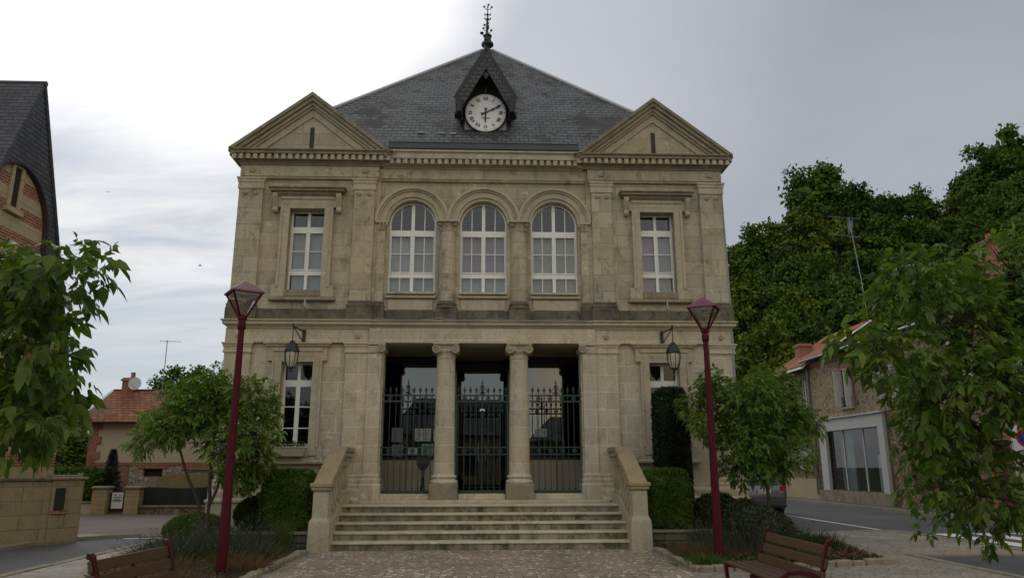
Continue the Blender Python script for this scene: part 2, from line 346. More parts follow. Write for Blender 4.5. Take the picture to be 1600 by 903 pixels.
# ------------------------------------------------------------------ mesh helpers
class MB:
    def __init__(s): s.v = []; s.f = []; s.uv = {}
    def add(s, vs, fs):
        o = len(s.v); s.v += [tuple(v) for v in vs]; s.f += [tuple(o+i for i in f) for f in fs]; return s
    def quad(s, a, b, c, d, uv=None):
        o = len(s.v); s.v += [a, b, c, d]; s.f.append((o, o+1, o+2, o+3))
        if uv: s.uv[len(s.f)-1] = uv
        return s
    def poly(s, pts, uv=None):
        o = len(s.v); s.v += [tuple(p) for p in pts]; s.f.append(tuple(range(o, o+len(pts))))
        if uv: s.uv[len(s.f)-1] = uv
        return s
    def box(s, x0, x1, y0, y1, z0, z1):
        v = [(x, y, z) for z in (z0, z1) for y in (y0, y1) for x in (x0, x1)]
        return s.add(v, [(0, 2, 3, 1), (4, 5, 7, 6), (0, 1, 5, 4), (2, 6, 7, 3), (0, 4, 6, 2), (1, 3, 7, 5)])
    def loft(s, rings, cap=True):
        n = len(rings[0]); o = len(s.v)
        for r in rings: s.v += [tuple(p) for p in r]
        for i in range(len(rings)-1):
            for k in range(n):
                a = o+i*n+k; b = o+i*n+(k+1) % n
                s.f.append((a, b, b+n, a+n))
        if cap:
            s.f.append(tuple(o+k for k in reversed(range(n)))); s.f.append(tuple(o+(len(rings)-1)*n+k for k in range(n)))
        return s
    def rects(s, x0, x1, y0, y1, prof, back=False, left=True, right=True):
        """stack of rectangles: prof is [(projection, z)...]; the back stays put"""
        return s.loft([[(x0-(p if left else 0), y0-p, z), (x1+(p if right else 0), y0-p, z), (x1+(p if right else 0), y1+(p if back else 0), z), (x0-(p if left else 0), y1+(p if back else 0), z)] for p, z in prof])
    def prism(s, pts, y0, y1):
        """polygon in x,z pushed along y"""
        n = len(pts); o = len(s.v)
        s.v += [(x, y0, z) for x, z in pts] + [(x, y1, z) for x, z in pts]
        s.f.append(tuple(o+i for i in range(n))); s.f.append(tuple(o+n+i for i in reversed(range(n))))
        for i in range(n):
            j = (i+1) % n; s.f.append((o+j, o+i, o+n+i, o+n+j))
        return s
    def prism_x(s, pts, x0, x1):
        """polygon in y,z pushed along x"""
        n = len(pts); o = len(s.v)
        s.v += [(x0, y, z) for y, z in pts] + [(x1, y, z) for y, z in pts]
        s.f.append(tuple(o+i for i in range(n))); s.f.append(tuple(o+n+i for i in reversed(range(n))))
        for i in range(n):
            j = (i+1) % n; s.f.append((o+j, o+i, o+n+i, o+n+j))
        return s
    def prism_z(s, pts, z0, z1):
        n = len(pts); o = len(s.v)
        s.v += [(x, y, z0) for x, y in pts] + [(x, y, z1) for x, y in pts]
        s.f.append(tuple(o+i for i in reversed(range(n)))); s.f.append(tuple(o+n+i for i in range(n)))
        for i in range(n):
            j = (i+1) % n; s.f.append((o+i, o+j, o+n+j, o+n+i))
        return s
    def lathe(s, prof, c=(0, 0, 0), n=16, axis='z', squash=1.):
        """prof [(r, h)...] turned about an axis through c"""
        rings = []
        for r, h in prof:
            ring = []
            for k in range(n):
                a = 2*math.pi*k/n; p, q = r*math.cos(a), r*math.sin(a)*squash
                ring.append({'z': (c[0]+p, c[1]+q, c[2]+h), 'y': (c[0]+p, c[1]-h, c[2]+q), 'x': (c[0]+h, c[1]+p, c[2]+q)}[axis])
            rings.append(ring)
        return s.loft(rings)
    def tube(s, pts, rad, n=6):
        pts = [Vector(p) for p in pts]
        if not hasattr(rad, '__len__'): rad = [rad]*len(pts)
        rings = []; up = Vector((0, 0, 1))
        prev = None
        for i, p in enumerate(pts):
            d = (pts[min(i+1, len(pts)-1)]-pts[max(i-1, 0)])
            if d.length < 1e-9: d = Vector((0, 0, 1))
            d.normalize()
            if prev is None:
                a = d.cross(up if abs(d.z) < .9 else Vector((1, 0, 0))).normalized()
            else:
                a = (prev - d*prev.dot(d))
                a = a.normalized() if a.length > 1e-6 else d.orthogonal().normalized()
            prev = a; b = d.cross(a)
            rings.append([tuple(p+(a*math.cos(2*math.pi*k/n)+b*math.sin(2*math.pi*k/n))*rad[i]) for k in range(n)])
        return s.loft(rings)
    def bar(s, a, b, w, d=None):
        """square bar from a to b"""
        d = d or w; a = Vector(a); b = Vector(b); t = (b-a).normalized()
        x = t.cross(Vector((0, 0, 1)) if abs(t.z) < .95 else Vector((0, 1, 0))).normalized(); y = t.cross(x)
        q = [(-w/2, -d/2), (w/2, -d/2), (w/2, d/2), (-w/2, d/2)]
        return s.loft([[tuple(p+x*i+y*j) for i, j in q] for p in (a, b)])
    def arc_band(s, xc, zc, r0, r1, y0, y1, a0=0., a1=math.pi, n=24):
        """solid ring sector in the x,z plane"""
        rings = []
        for k in range(n+1):
            a = a0+(a1-a0)*k/n; c, sn = math.cos(a), math.sin(a)
            rings.append([(xc+r0*c, y0, zc+r0*sn), (xc+r1*c, y0, zc+r1*sn), (xc+r1*c, y1, zc+r1*sn), (xc+r0*c, y1, zc+r0*sn)])
        return s.loft(rings)
    def disc_y(s, xc, yc, zc, r, h, n=16):
        return s.lathe([(r, 0), (r, h)], (xc, yc, zc), n, 'y')
    def wall(s, x0, x1, z0, z1, yf, yb, holes=()):
        xs = sorted({x0, x1, *[h[0] for h in holes], *[h[1] for h in holes]}); zs = sorted({z0, z1, *[h[2] for h in holes], *[h[3] for h in holes]})
        xs = [x for x in xs if x0 <= x <= x1]; zs = [z for z in zs if z0 <= z <= z1]
        def solid(i, k):
            if not (0 <= i < len(xs)-1 and 0 <= k < len(zs)-1): return False
            cx = (xs[i]+xs[i+1])/2; cz = (zs[k]+zs[k+1])/2
            return not any(h[0] < cx < h[1] and h[2] < cz < h[3] for h in holes)
        for i in range(len(xs)-1):
            for k in range(len(zs)-1):
                if not solid(i, k): continue
                a, b, c, d = xs[i], xs[i+1], zs[k], zs[k+1]
                s.quad((a, yf, c), (b, yf, c), (b, yf, d), (a, yf, d)); s.quad((b, yb, c), (a, yb, c), (a, yb, d), (b, yb, d))
                if not solid(i-1, k): s.quad((a, yb, c), (a, yf, c), (a, yf, d), (a, yb, d))
                if not solid(i+1, k): s.quad((b, yf, c), (b, yb, c), (b, yb, d), (b, yf, d))
                if not solid(i, k-1): s.quad((a, yb, c), (b, yb, c), (b, yf, c), (a, yf, c))
                if not solid(i, k+1): s.quad((a, yf, d), (b, yf, d), (b, yb, d), (a, yb, d))
        return s
    def arch_fill(s, xc, r, zs, zt, yf, yb, n=24):
        """the spandrels between a semicircle and the square hole over it"""
        pr = None
        for k in range(n+1):
            a = math.pi*(1-k/n); p = (xc+r*math.cos(a), zs+r*math.sin(a))
            if pr:
                (x0, z0), (x1, z1) = pr, p
                s.quad((x0, yf, z0), (x1, yf, z1), (x1, yf, zt), (x0, yf, zt)); s.quad((x1, yb, z1), (x0, yb, z0), (x0, yb, zt), (x1, yb, zt))
                s.quad((x0, yf, z0), (x0, yb, z0), (x1, yb, z1), (x1, yf, z1))
            pr = p
        return s
    def build(s, name, mat, parent=None, bevel=0., smooth=False, recalc=True, solid=0.):
        me = bpy.data.meshes.new(name)
        off = WO.get(parent.name, (0, 0, 0)) if parent else (0, 0, 0)
        me.from_pydata([(v[0]-off[0], v[1]-off[1], v[2]-off[2]) for v in s.v], [], s.f)
        if s.uv:
            L = me.uv_layers.new(name='UVMap')
            for fi, uvs in s.uv.items():
                p = me.polygons[fi]
                for li, u in zip(p.loop_indices, uvs): L.data[li].uv = u
        if recalc:
            bm = bmesh.new(); bm.from_mesh(me); bmesh.ops.recalc_face_normals(bm, faces=bm.faces[:]); bm.to_mesh(me); bm.free()
        if smooth:
            me.polygons.foreach_set('use_smooth', [True]*len(me.polygons))
            if hasattr(me, 'set_sharp_from_angle'): me.set_sharp_from_angle(angle=R(40))
        me.materials.append(mat if not isinstance(mat, str) else M[mat])
        o = bpy.data.objects.new(name, me); COL.objects.link(o)
        if parent: o.parent = parent; WO[o.name] = off
        if bevel:
            b = o.modifiers.new('edge', 'BEVEL'); b.width = bevel; b.segments = 2; b.limit_method = 'ANGLE'; b.angle_limit = R(35)
        if solid:
            b = o.modifiers.new('thick', 'SOLIDIFY'); b.thickness = solid
        return o

def tag(o, label=None, cat=None, group=None, kind=None):
    if label: o['label'] = label
    if cat: o['category'] = cat
    if group: o['group'] = group
    if kind: o['kind'] = kind
    return o
def thing(name, label, cat, loc=(0, 0, 0), group=None, rz=0.):
    o = bpy.data.objects.new(name, None); COL.objects.link(o); o.location = loc; o.rotation_euler.z = rz
    o.empty_display_size = .2
    WO[o.name] = tuple(loc)
    return tag(o, label, cat, group)
def copy_tree(o, parent=None):
    c = o.copy(); COL.objects.link(c); c.parent = parent
    for ch in list(o.children): copy_tree(ch, c)
    return c

def np_mesh(name, verts, tris, mat, parent=None, smooth=False):
    off = np.array(WO.get(parent.name, (0, 0, 0)) if parent else (0, 0, 0))
    verts = np.asarray(verts, np.float32)-off.astype(np.float32); tris = np.asarray(tris, np.int32)
    me = bpy.data.meshes.new(name)
    me.vertices.add(len(verts)); me.vertices.foreach_set('co', verts.ravel())
    me.loops.add(tris.size); me.loops.foreach_set('vertex_index', tris.ravel())
    me.polygons.add(len(tris)); me.polygons.foreach_set('loop_start', np.arange(0, tris.size, 3, dtype=np.int32))
    if smooth: me.polygons.foreach_set('use_smooth', np.ones(len(tris), bool))
    me.update(calc_edges=True); me.validate()
    me.materials.append(M[mat] if isinstance(mat, str) else mat)
    o = bpy.data.objects.new(name, me); COL.objects.link(o)
    if parent: o.parent = parent; WO[o.name] = tuple(off)
    return o

def unit(a): return a/np.maximum(np.linalg.norm(a, axis=-1, keepdims=True), 1e-9)
def leaves(base, d, nrm, L, W, fold=.18, droop=.25):
    """folded pointed leaves; every argument one row per leaf -> verts, tris"""
    d = unit(d); s = unit(np.cross(d, nrm)); n = np.cross(s, d)
    L = np.asarray(L)[:, None]; W = np.asarray(W)[:, None]
    dn = np.array([0, 0, -1.])
    P = lambda t, w, h: base+d*L*t+s*W*w+n*W*h+dn*L*droop*t*t
    V = np.stack([base, P(.33, -.5, fold), P(.33, .5, fold), P(.33, 0, 0), P(.68, -.38, fold*.8), P(.68, .38, fold*.8), P(.68, 0, 0), P(1., 0, 0)], 1)
    T = np.array([(0, 3, 1), (0, 2, 3), (1, 3, 6), (1, 6, 4), (3, 2, 5), (3, 5, 6), (4, 6, 7), (6, 5, 7)])
    k = len(base)
    return V.reshape(-1, 3), (T[None]+8*np.arange(k)[:, None, None]).reshape(-1, 3)
def diamonds(base, d, nrm, L, W, bend=.15):
    d = unit(d); s = unit(np.cross(d, nrm)); n = np.cross(s, d)
    L = np.asarray(L)[:, None]; W = np.asarray(W)[:, None]
    V = np.stack([base, base+d*L*.5-s*W*.5+n*W*bend, base+d*L, base+d*L*.5+s*W*.5+n*W*bend], 1)
    T = np.array([(0, 3, 2), (0, 2, 1)])
    return V.reshape(-1, 3), (T[None]+4*np.arange(len(base))[:, None, None]).reshape(-1, 3)
def blades(base, d, L, W):
    """thin grass blades bending over"""
    d = unit(d); s = unit(np.cross(d, rng.normal(size=d.shape))); L = np.asarray(L)[:, None]; W = np.asarray(W)[:, None]
    out = d.copy(); out[:, 2] = 0
    V = np.stack([base-s*W*.5, base+s*W*.5, base+d*L*.6-s*W*.4, base+d*L*.6+s*W*.4, base+d*L+out*L*.25], 1)
    T = np.array([(0, 1, 3), (0, 3, 2), (2, 3, 4)])
    return V.reshape(-1, 3), (T[None]+5*np.arange(len(base))[:, None, None]).reshape(-1, 3)
def rdir(n): return unit(rng.normal(size=(n, 3)))

def compound(p, axis, size, wl=.42, pairs=2, lsag=.35):
    """pinnate leaves: a terminal leaflet and pairs, hanging"""
    n = len(p); axis = unit(axis)
    side = unit(np.cross(axis, np.array([0, 0, 1.])+rng.normal(size=(n, 3))*.35)); nrm = unit(np.cross(side, axis))
    nrm *= np.sign(nrm[:, 2:3]+1e-6)
    B, D, N, L = [], [], [], []
    rach = size*1.05
    sag = np.array([0, 0, -1.])
    pos = [(1., 0, 1.1)]
    for k in range(pairs):
        t = .85-.38*k; pos += [(t, -1, .95-.08*k), (t, 1, .95-.08*k)]
    for t, sg, l in pos:
        B.append(p+axis*(rach*t)[:, None]+sag*(rach*t*t*.25)[:, None])
        dd = axis*(1. if sg == 0 else .55)+side*sg*.8+sag*(lsag+rng.random((n, 1))*.5)+rng.normal(size=(n, 3))*.22
        D.append(dd); N.append(nrm+rng.normal(size=(n, 3))*.25); L.append(size*l*(.6+.7*rng.random(n)))
    B, D, N, L = map(np.concatenate, (B, D, N, L))
    return leaves(B, D, N, L, L*wl*(.85+.3*rng.random(len(L))))

# ------------------------------------------------------------------ camera, light, sky
cam = bpy.data.cameras.new('camera'); co = bpy.data.objects.new('camera', cam); COL.objects.link(co)
cam.sensor_width = 36.; cam.lens = 36.*1155/1600; cam.clip_start = .05; cam.clip_end = 4000
pitch, yaw, roll = R(13.50), R(2.342), R(-.135)
co.matrix_world = Matrix.Translation((-.0125, 0, 1.6)) @ Matrix.Rotation(-yaw, 4, 'Z') @ Matrix.Rotation(R(90)+pitch, 4, 'X') @ Matrix.Rotation(roll, 4, 'Z')
scene.camera = co
vs = scene.view_settings; vs.view_transform = 'Standard'; vs.look = 'None'; vs.exposure = EXPOSURE; vs.gamma = 1; vs.use_curve_mapping = False

SUN_EL, SUN_AZ = R(38), R(-24)      # behind the cloud, up to the left beyond the roof
def dirv(az, el): return Vector((math.sin(az)*math.cos(el), math.cos(az)*math.cos(el), math.sin(el)))
sl = bpy.data.lights.new('sun', 'SUN'); so = bpy.data.objects.new('sun', sl); COL.objects.link(so)
sl.energy = SUN; sl.angle = R(25); sl.color = (1., .95, .88)
so.rotation_euler = (-dirv(SUN_AZ, SUN_EL)).to_track_quat('-Z', 'Y').to_euler()
w = bpy.data.worlds.new('World'); scene.world = w; w.use_nodes = True
t = NT(w.node_tree); t.n.clear()
out = t.add('ShaderNodeOutputWorld'); bg = t.add('ShaderNodeBackground'); t.l.new(bg.outputs[0], out.inputs[0]); bg.inputs[1].default_value = .1
sky = t.add('ShaderNodeTexSky', sky_type='NISHITA'); sky.sun_disc = False; sky.sun_elevation = SUN_EL; sky.sun_rotation = SUN_AZ % (2*math.pi)
d = t.vmath('NORMALIZE', t.add('ShaderNodeTexCoord').outputs['Generated'])
dx, dy, dz = t.sep(d)
zz = t.math('MAXIMUM', dz, .02)
pl = t.vmath('MULTIPLY', t.comb(t.math('DIVIDE', dx, t.math('ADD', zz, .25)), t.math('DIVIDE', dy, t.math('ADD', zz, .25)), 0.), (1., 1., 1.))
n1 = t.noise(t.vmath('ADD', pl, (3.1, .4, 0)), 1.1, 6, .55, .3)
n2 = t.noise(t.scale(pl, (.8, 2.2, 1)), 2.4, 6, .6, .5)
# overcast grey, a little bluer low down
grey = t.mix(t.maprange(dz, .05, .6), (.47, .50, .55), (.375, .385, .415))
grey = t.mix(1., grey, t.comb(*[t.maprange(n1, .3, .7, .92, 1.1)]*3), 'MULTIPLY')
S = dirv(R(-24), R(40)); ang = t.vmath('DOT_PRODUCT', d, tuple(S))
grey = t.mix(1., grey, t.comb(*[t.maprange(ang, math.cos(R(46)), math.cos(R(21)), .98, 1.46, True)]*3), 'MULTIPLY')
# broken pale cloud and blue gaps low on the left
low = t.math('MULTIPLY', t.maprange(dx, .02, -.28, 0., 1., True), t.maprange(dz, .52, .38, 0., 1., True))
brok = t.mix(t.maprange(n2, .36, .64), (.49, .55, .63), (.88, .88, .88))
brok = t.mix(t.maprange(dz, .11, .27, 0., 1., True), t.mix(.35, (.43, .505, .57), brok), brok)
col = t.mix(t.math('MULTIPLY', low, .9), grey, brok)
# the bright veil where the sun stands behind the cloud
S = dirv(R(-24), R(40))
ang = t.vmath('DOT_PRODUCT', d, tuple(S))
ang = t.math('ADD', ang, t.math('MULTIPLY', t.math('SUBTRACT', n1, .5), .06))
col = t.mix(t.maprange(ang, math.cos(R(22.8)), math.cos(R(9)), 0., 1., True), col, (1.55, 1.52, 1.5))
# the sky behind the photographer: thinner cloud, warmer towards the west
back = t.maprange(dy, .15, -.35, 0., 1., True)
bcol = t.mix(t.maprange(dx, .03, .12, 0., 1., True), (.70, .74, .72), (1.15, .88, .55))
bcol = t.mix(t.maprange(dz, .16, .32, 0., 1., True), bcol, (BACK*1.02, BACK*1.0, BACK*.96))
bcol = t.mix(1., bcol, t.comb(*[t.maprange(n1, .3, .7, .85, 1.12)]*3), 'MULTIPLY')
col = t.mix(back, col, bcol)
full = t.mix(.9, sky.outputs[0], t.vmath('MULTIPLY', col, (10., 10., 10.)))
t.l.new(full, bg.inputs[0])

# ------------------------------------------------------------------ the town hall
TH = thing('town_hall', 'two storey pale limestone town hall with slate pyramid roof and a clock', 'town hall', (0, 18, 0))
def P(mb, name, mat, parent=None, **k): return mb.build(name, mat, parent or TH, **k)
YP, YW, YC = 18.0, 18.08, 18.16          # pilaster, wing wall and centre wall planes
WX = 4.48                                 # axis of each wing window
# walls
for s in (-1, 1):
    mb = MB(); a, b = (2.42, 6.20) if s > 0 else (-6.20, -2.42)
    c = s*WX
    mb.wall(a, b, 0., 4.88, YW, YW+.42, [(c-.375, c+.375, 2.04, 4.075)]); P(mb, 'wing_wall', 'stone_low'); mb = MB()
    mb.wall(min(s*2.66, s*6.20), max(s*2.66, s*6.20), 4.88, 9.28, YW, YW+.42, [(c-.44, c+.44, 5.87, 7.99)])
    P(mb, 'wing_wall', 'stone')
mb = MB()
mb.wall(-2.66, 2.66, 4.88, 9.28, YC, YC+.38, [(c-.60, c+.60, 5.855, 8.40) for c in (-1.82, 0, 1.82)])
for c in (-1.82, 0, 1.82): mb.arch_fill(c, .60, 7.67, 8.40, YC, YC+.38)
P(mb, 'centre_wall', 'stone')
mb = MB()
for s in (-1, 1): mb.box(s*6.20-.2*(s > 0), s*6.20+.2*(s < 0), YW+.43, 30.2, 0, 9.28)
mb.box(-6.2, 6.2, 30.2, 30.5, 0, 9.28)
P(mb, 'side_wall', 'stone')
# inside: floors, lobby, dark rooms
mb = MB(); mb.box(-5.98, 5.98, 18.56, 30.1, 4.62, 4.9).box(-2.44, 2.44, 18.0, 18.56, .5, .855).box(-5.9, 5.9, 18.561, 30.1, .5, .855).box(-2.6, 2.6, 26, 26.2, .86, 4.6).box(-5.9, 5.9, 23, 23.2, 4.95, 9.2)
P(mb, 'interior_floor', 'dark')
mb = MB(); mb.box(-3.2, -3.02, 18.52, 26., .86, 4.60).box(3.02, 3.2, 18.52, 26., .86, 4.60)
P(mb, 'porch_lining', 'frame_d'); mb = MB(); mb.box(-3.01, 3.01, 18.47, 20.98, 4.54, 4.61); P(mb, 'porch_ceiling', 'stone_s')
# plinth
for s in (-1, 1):
    x0, x1 = (2.84, 6.22) if s > 0 else (-6.22, -2.84)
    mb = MB(); mb.rects(x0, x1, 17.9, 18.2, [(.09, -.1), (.08, .80), (.115, .82), (.115, .87), (.06, .91), (.06, 1.05), (.04, 1.09), (.01, 1.12)], left=s < 0, right=s > 0)
    P(mb, 'plinth', 'stone_low', bevel=.008)
# pilasters
def rosette(parent, x, y, z, r=.07):
    mb = MB(); mb.lathe([(r, 0), (r, .02), (r*.9, .03), (r*.35, .03), (r*.3, .05), (.005, .055)], (x, y, z), 14, 'y')
    for k in range(5):
        a = k*2*math.pi/5; mb.lathe([(r*.3, .02), (r*.26, .045), (.004, .055)], (x+r*.62*math.cos(a), y, z+r*.62*math.sin(a)), 8, 'y')
    return P(mb, 'rosette', 'stone_s', parent, smooth=True)
for s in (-1, 1):
    for lo, hi, edge in ((5.62, 6.245, True), (2.785, 3.325, False)):
        a, b = sorted((s*lo, s*hi))
        # ground floor
        pb = MB(); pb.box(a, b, 17.99, YW+.01, 1.1, 4.33); p = P(pb, 'pilaster', 'stone_pil_low', bevel=.006)
        mb = MB(); mb.rects(a, b, 17.99, 18.2, [(0, 4.29), (.03, 4.30), (.03, 4.35), (.015, 4.36), (.02, 4.43), (.04, 4.46), (.04, 4.495), (.065, 4.51), (.065, 4.545)]); P(mb, 'capital', 'stone_lowc', p, bevel=.004)
        mb = MB(); mb.rects(a, b, 17.99, 18.2, [(.07, .88), (.07, 1.20), (.05, 1.22), (.055, 1.30), (.03, 1.34), (.04, 1.40), (0, 1.44)]); P(mb, 'base', 'stone_low', p, bevel=.006)
        rosette(p, (a+b)/2, 17.985, 4.715)
        # upper floor
        pb = MB(); pb.box(a+.008, b-.008, 18.0, YW+.01, 5.55, 8.58); p = P(pb, 'pilaster', 'stone_pil', bevel=.006)
        mb = MB(); mb.rects(a+.008, b-.008, 18.0, 18.2, [(0, 8.50), (.025, 8.51), (.025, 8.56), (.02, 8.66), (.04, 8.69), (.04, 8.74), (.06, 8.77), (.06, 8.815)]); P(mb, 'capital', 'stone_s', p, bevel=.004)
        mb = MB(); mb.rects(a, b, 18.0, 18.2, [(.06, 5.06), (.06, 5.40), (.045, 5.42), (.05, 5.50), (.025, 5.53), (.03, 5.58), (0, 5.61)]); P(mb, 'base', 'stone_crust', p, bevel=.006)
        for q in (-.13, .13): rosette(p, (a+b)/2+q, 18.0, 8.40, .06)
        rosette(p, (a+b)/2, 17.985, 9.03, .085)
# piers beside the porch, with half an ionic capital
def volute(mb, x, y0, y1, z, r, flip):
    mb.lathe([(r*.90, .012), (r*.98, .03), (r*.80, (y1-y0)*.5), (r*.98, y1-y0-.03), (r*.90, y1-y0-.012)], (x, y1, z), 20, 'y')
    for yy, dr in ((y0, -1), (y1, 1)):
        pts = []; rad = []
        for k in range(34):
            a = k/33*2*math.pi*2.2; rr = r*(1-.82*k/33)
            pts.append((x+flip*rr*math.sin(a), yy+dr*.010, z+rr*math.cos(a))); rad.append(r*.17*(1-.4*k/33))
        mb.tube(pts, rad, 5)
        mb.lathe([(r*.2, -.01), (r*.17, .03), (.002, .034)], (x, yy, z), 10, 'y') if dr < 0 else None
for s in (-1, 1):
    a, b = sorted((s*2.45, s*2.785))
    pb = MB(); pb.box(a, b, 17.95, 18.5, .86, 4.30); p = P(pb, 'pier', 'stone_pil_low', bevel=.006)
    mb = MB(); volute(mb, s*2.46, 17.88, 18.40, 4.40, .10, -s); mb.box(min(s*2.46, s*2.78), max(s*2.46, s*2.78), 17.92, 18.4, 4.30, 4.47).box(min(s*2.36, s*2.78), max(s*2.36, s*2.78), 17.9, 18.42, 4.49, 4.54)
    P(mb, 'capital', 'stone_s', p, smooth=True)
    mb = MB(); mb.rects(a, b, 17.95, 18.5, [(.08, .86), (.08, 1.20), (.055, 1.22), (.065, 1.31), (.035, 1.34), (.045, 1.41), (0, 1.45)], back=True); P(mb, 'base', 'stone_low', p, bevel=.006)
# the two porch columns
for cx in (-.895, .895):
    mb = MB(); mb.lathe([(.252, 1.44), (.250, 1.9), (.244, 2.7), (.232, 3.5), (.222, 4.10), (.222, 4.16), (.236, 4.17), (.236, 4.19), (.222, 4.20), (.222, 4.30)], (cx, 18.15, 0), 40)
    c = P(mb, 'column', 'stone_pil_low', smooth=True)
    mb = MB(); mb.rects(cx-.33, cx+.33, 17.82, 18.48, [(0, .86), (0, 1.205), (-.02, 1.215)], back=True); P(mb, 'plinth_block', 'stone_dark', c, bevel=.01)
    mb = MB(); pr = [(.315, 1.205)]
    for k in range(7): a = math.pi*k/6; pr.append((.300+.028*math.sin(a), 1.205+.09*(1-math.cos(a))/2))
    pr += [(.285, 1.30), (.270, 1.325), (.285, 1.34)]
    for k in range(6): a = math.pi*k/5; pr.append((.280+.02*math.sin(a), 1.345+.06*(1-math.cos(a))/2))
    pr += [(.258, 1.42), (.252, 1.45)]
    mb.lathe(pr, (cx, 18.15, 0), 40); P(mb, 'base', 'stone_low', c, smooth=True)
    mb = MB()
    for s in (-1, 1): volute(mb, cx+s*.225, 17.88, 18.42, 4.385, .105, s)
    mb.lathe([(.235, 4.28), (.26, 4.32), (.235, 4.37)], (cx, 18.15, 0), 24)
    mb.box(cx-.24, cx+.24, 17.915, 18.385, 4.33, 4.475).box(cx-.30, cx+.30, 17.87, 18.43, 4.485, 4.505).box(cx-.32, cx+.32, 17.85, 18.45, 4.505, 4.538)
    for k in range(7): mb.lathe([(.028, 0), (.024, .02), (.004, .035)], (cx-.15+.05*k, 17.915, 4.35), 8, 'y')
    for q in (-.13, -.05, .05, .13): mb.arc_band(cx+q, 4.41, .018, .032, 17.90, 17.92, 0, math.pi, 8)
    P(mb, 'capital', 'stone_s', c, smooth=True)
# architrave over the porch and the frieze of the ground floor
mb = MB(); mb.box(-2.77, 2.77, 17.93, 18.46, 4.54, 4.89); P(mb, 'architrave', 'stone_pil_low', bevel=.005)
for s in (-1, 1):
    a, b = sorted((s*2.775, s*6.25)); mb = MB(); mb.box(a, b, 17.985, 18.2, 4.548, 4.89); P(mb, 'frieze', 'stone_pil_low', bevel=.004)
# mid cornice
MC = [(0, 4.885), (.025, 4.89), (.025, 4.92), (.055, 4.945), (.055, 4.97), (.115, 4.98), (.115, 5.05), (.15, 5.07), (.15, 5.10), (.0, 5.13)]
for x0, x1, y, l, r in ((-6.2, -2.72, 17.98, 1, 0), (-2.72, 2.72, 18.01, 0, 0), (2.72, 6.2, 17.98, 0, 1)):
    mb = MB(); mb.rects(x0, x1, y, 18.4, MC, left=bool(l), right=bool(r)); P(mb, 'mid_cornice', 'stone_s', bevel=.004)
mb = MB(); mb.box(-6.215, -2.66, 18.045, 18.2, 5.115, 5.40).box(2.66, 6.215, 18.045, 18.2, 5.115, 5.40).box(-2.66, 2.66, 18.12, 18.3, 5.115, 5.38)
P(mb, 'parapet_course', 'stone_crust', bevel=.012)
# windows
def window(xc, z0, z1, wd, y, vcols, rows, cas, arch=None, curtains=()):
    """rows: horizontal bar centres; cas: z span of the casements with their thicker frames"""
    x0, x1 = xc-wd/2, xc+wd/2; f = MB(); fw = .042
    zt = arch[0] if arch else z1
    f.box(x0, x0+fw, y, y+.07, z0, zt).box(x1-fw, x1, y, y+.07, z0, zt).box(x0+fw, x1-fw, y, y+.07, z0, z0+fw*.9)
    if arch: f.arc_band(xc, arch[0], arch[1]-fw, arch[1], y, y+.07, n=28)
    else: f.box(x0+fw, x1-fw, y, y+.07, z1-fw*.7, z1)
    for z, h in rows: f.box(x0+fw, x1-fw, y+.003, y+.067, z-h/2, z+h/2)
    for x, ww, a, b in vcols:
        aa = [z for z, h in rows]
        f.box(xc+x-ww/2, xc+x+ww/2, y+(.006 if ww > .04 else .012), y+.062, a, b)
    ca, cb = cas
    for xa, xb in ((x0+fw, xc-.028), (xc+.028, x1-fw)):
        for q in (xa, xb-.024): f.box(q, q+.024, y-.012, y+.05, ca, cb)
        for q in (ca, cb-.03): f.box(xa+.024, xb-.024, y-.012, y+.05, q, q+.03)
    f.box(x0-.01, x1+.01, y-.05, y+.02, z0-.035, z0-.002)
    win = P(f, 'window', 'white', bevel=.004)
    g = MB()
    if arch:
        n = 24; pts = [(x0+.02, z0+.02), (x1-.02, z0+.02)]+[(xc+(arch[1]-.02)*math.cos(math.pi*k/n), arch[0]+(arch[1]-.02)*math.sin(math.pi*k/n)) for k in range(n+1)]
    else: pts = [(x0+.02, z0+.02), (x1-.02, z0+.02), (x1-.02, z1-.02), (x0+.02, z1-.02)]
    g.poly([(x, y+.035, z) for x, z in pts]); P(g, 'pane', 'glass_lo' if z0 < 4 else 'glass_up', win, recalc=False)
    for xa, xb, za, zb, m in curtains:
        c = MB(); n = max(8, int((xb-xa)/.03)); ph = random.random()*6
        for k in range(n):
            p0, p1 = xc+xa+(xb-xa)*k/n, xc+xa+(xb-xa)*(k+1)/n
            y0, y1 = y+.15+.008*math.sin(k*1.25+ph), y+.15+.008*math.sin((k+1)*1.25+ph)
            c.quad((p0, y0, za), (p1, y1, za), (p1, y1, zb), (p0, y0, zb))
        P(c, 'curtain' if m != 'curt_g' else 'blind', m, win, recalc=False)
    return win
for s in (-1, 1):
    c = s*WX
    cur = [(-.40, .40, 5.9, 7.5, 'curt_g')] if s < 0 else [(-.40, -.03, 5.9, 7.5, 'curt_p'), (-.02, .40, 5.9, 7.5, 'curt_g')]
    window(c, 5.885, 7.985, .88, 18.27, [(0, .075, 5.9, 7.97)], [(7.51, .14), (6.93, .026), (6.365, .12)], (6.43, 7.44), None, cur)
    window(c, 2.06, 4.07, .75, 18.27, [(0, .075, 2.08, 4.05)], [(3.60, .13), (3.02, .026), (2.51, .026)], (2.11, 3.53))
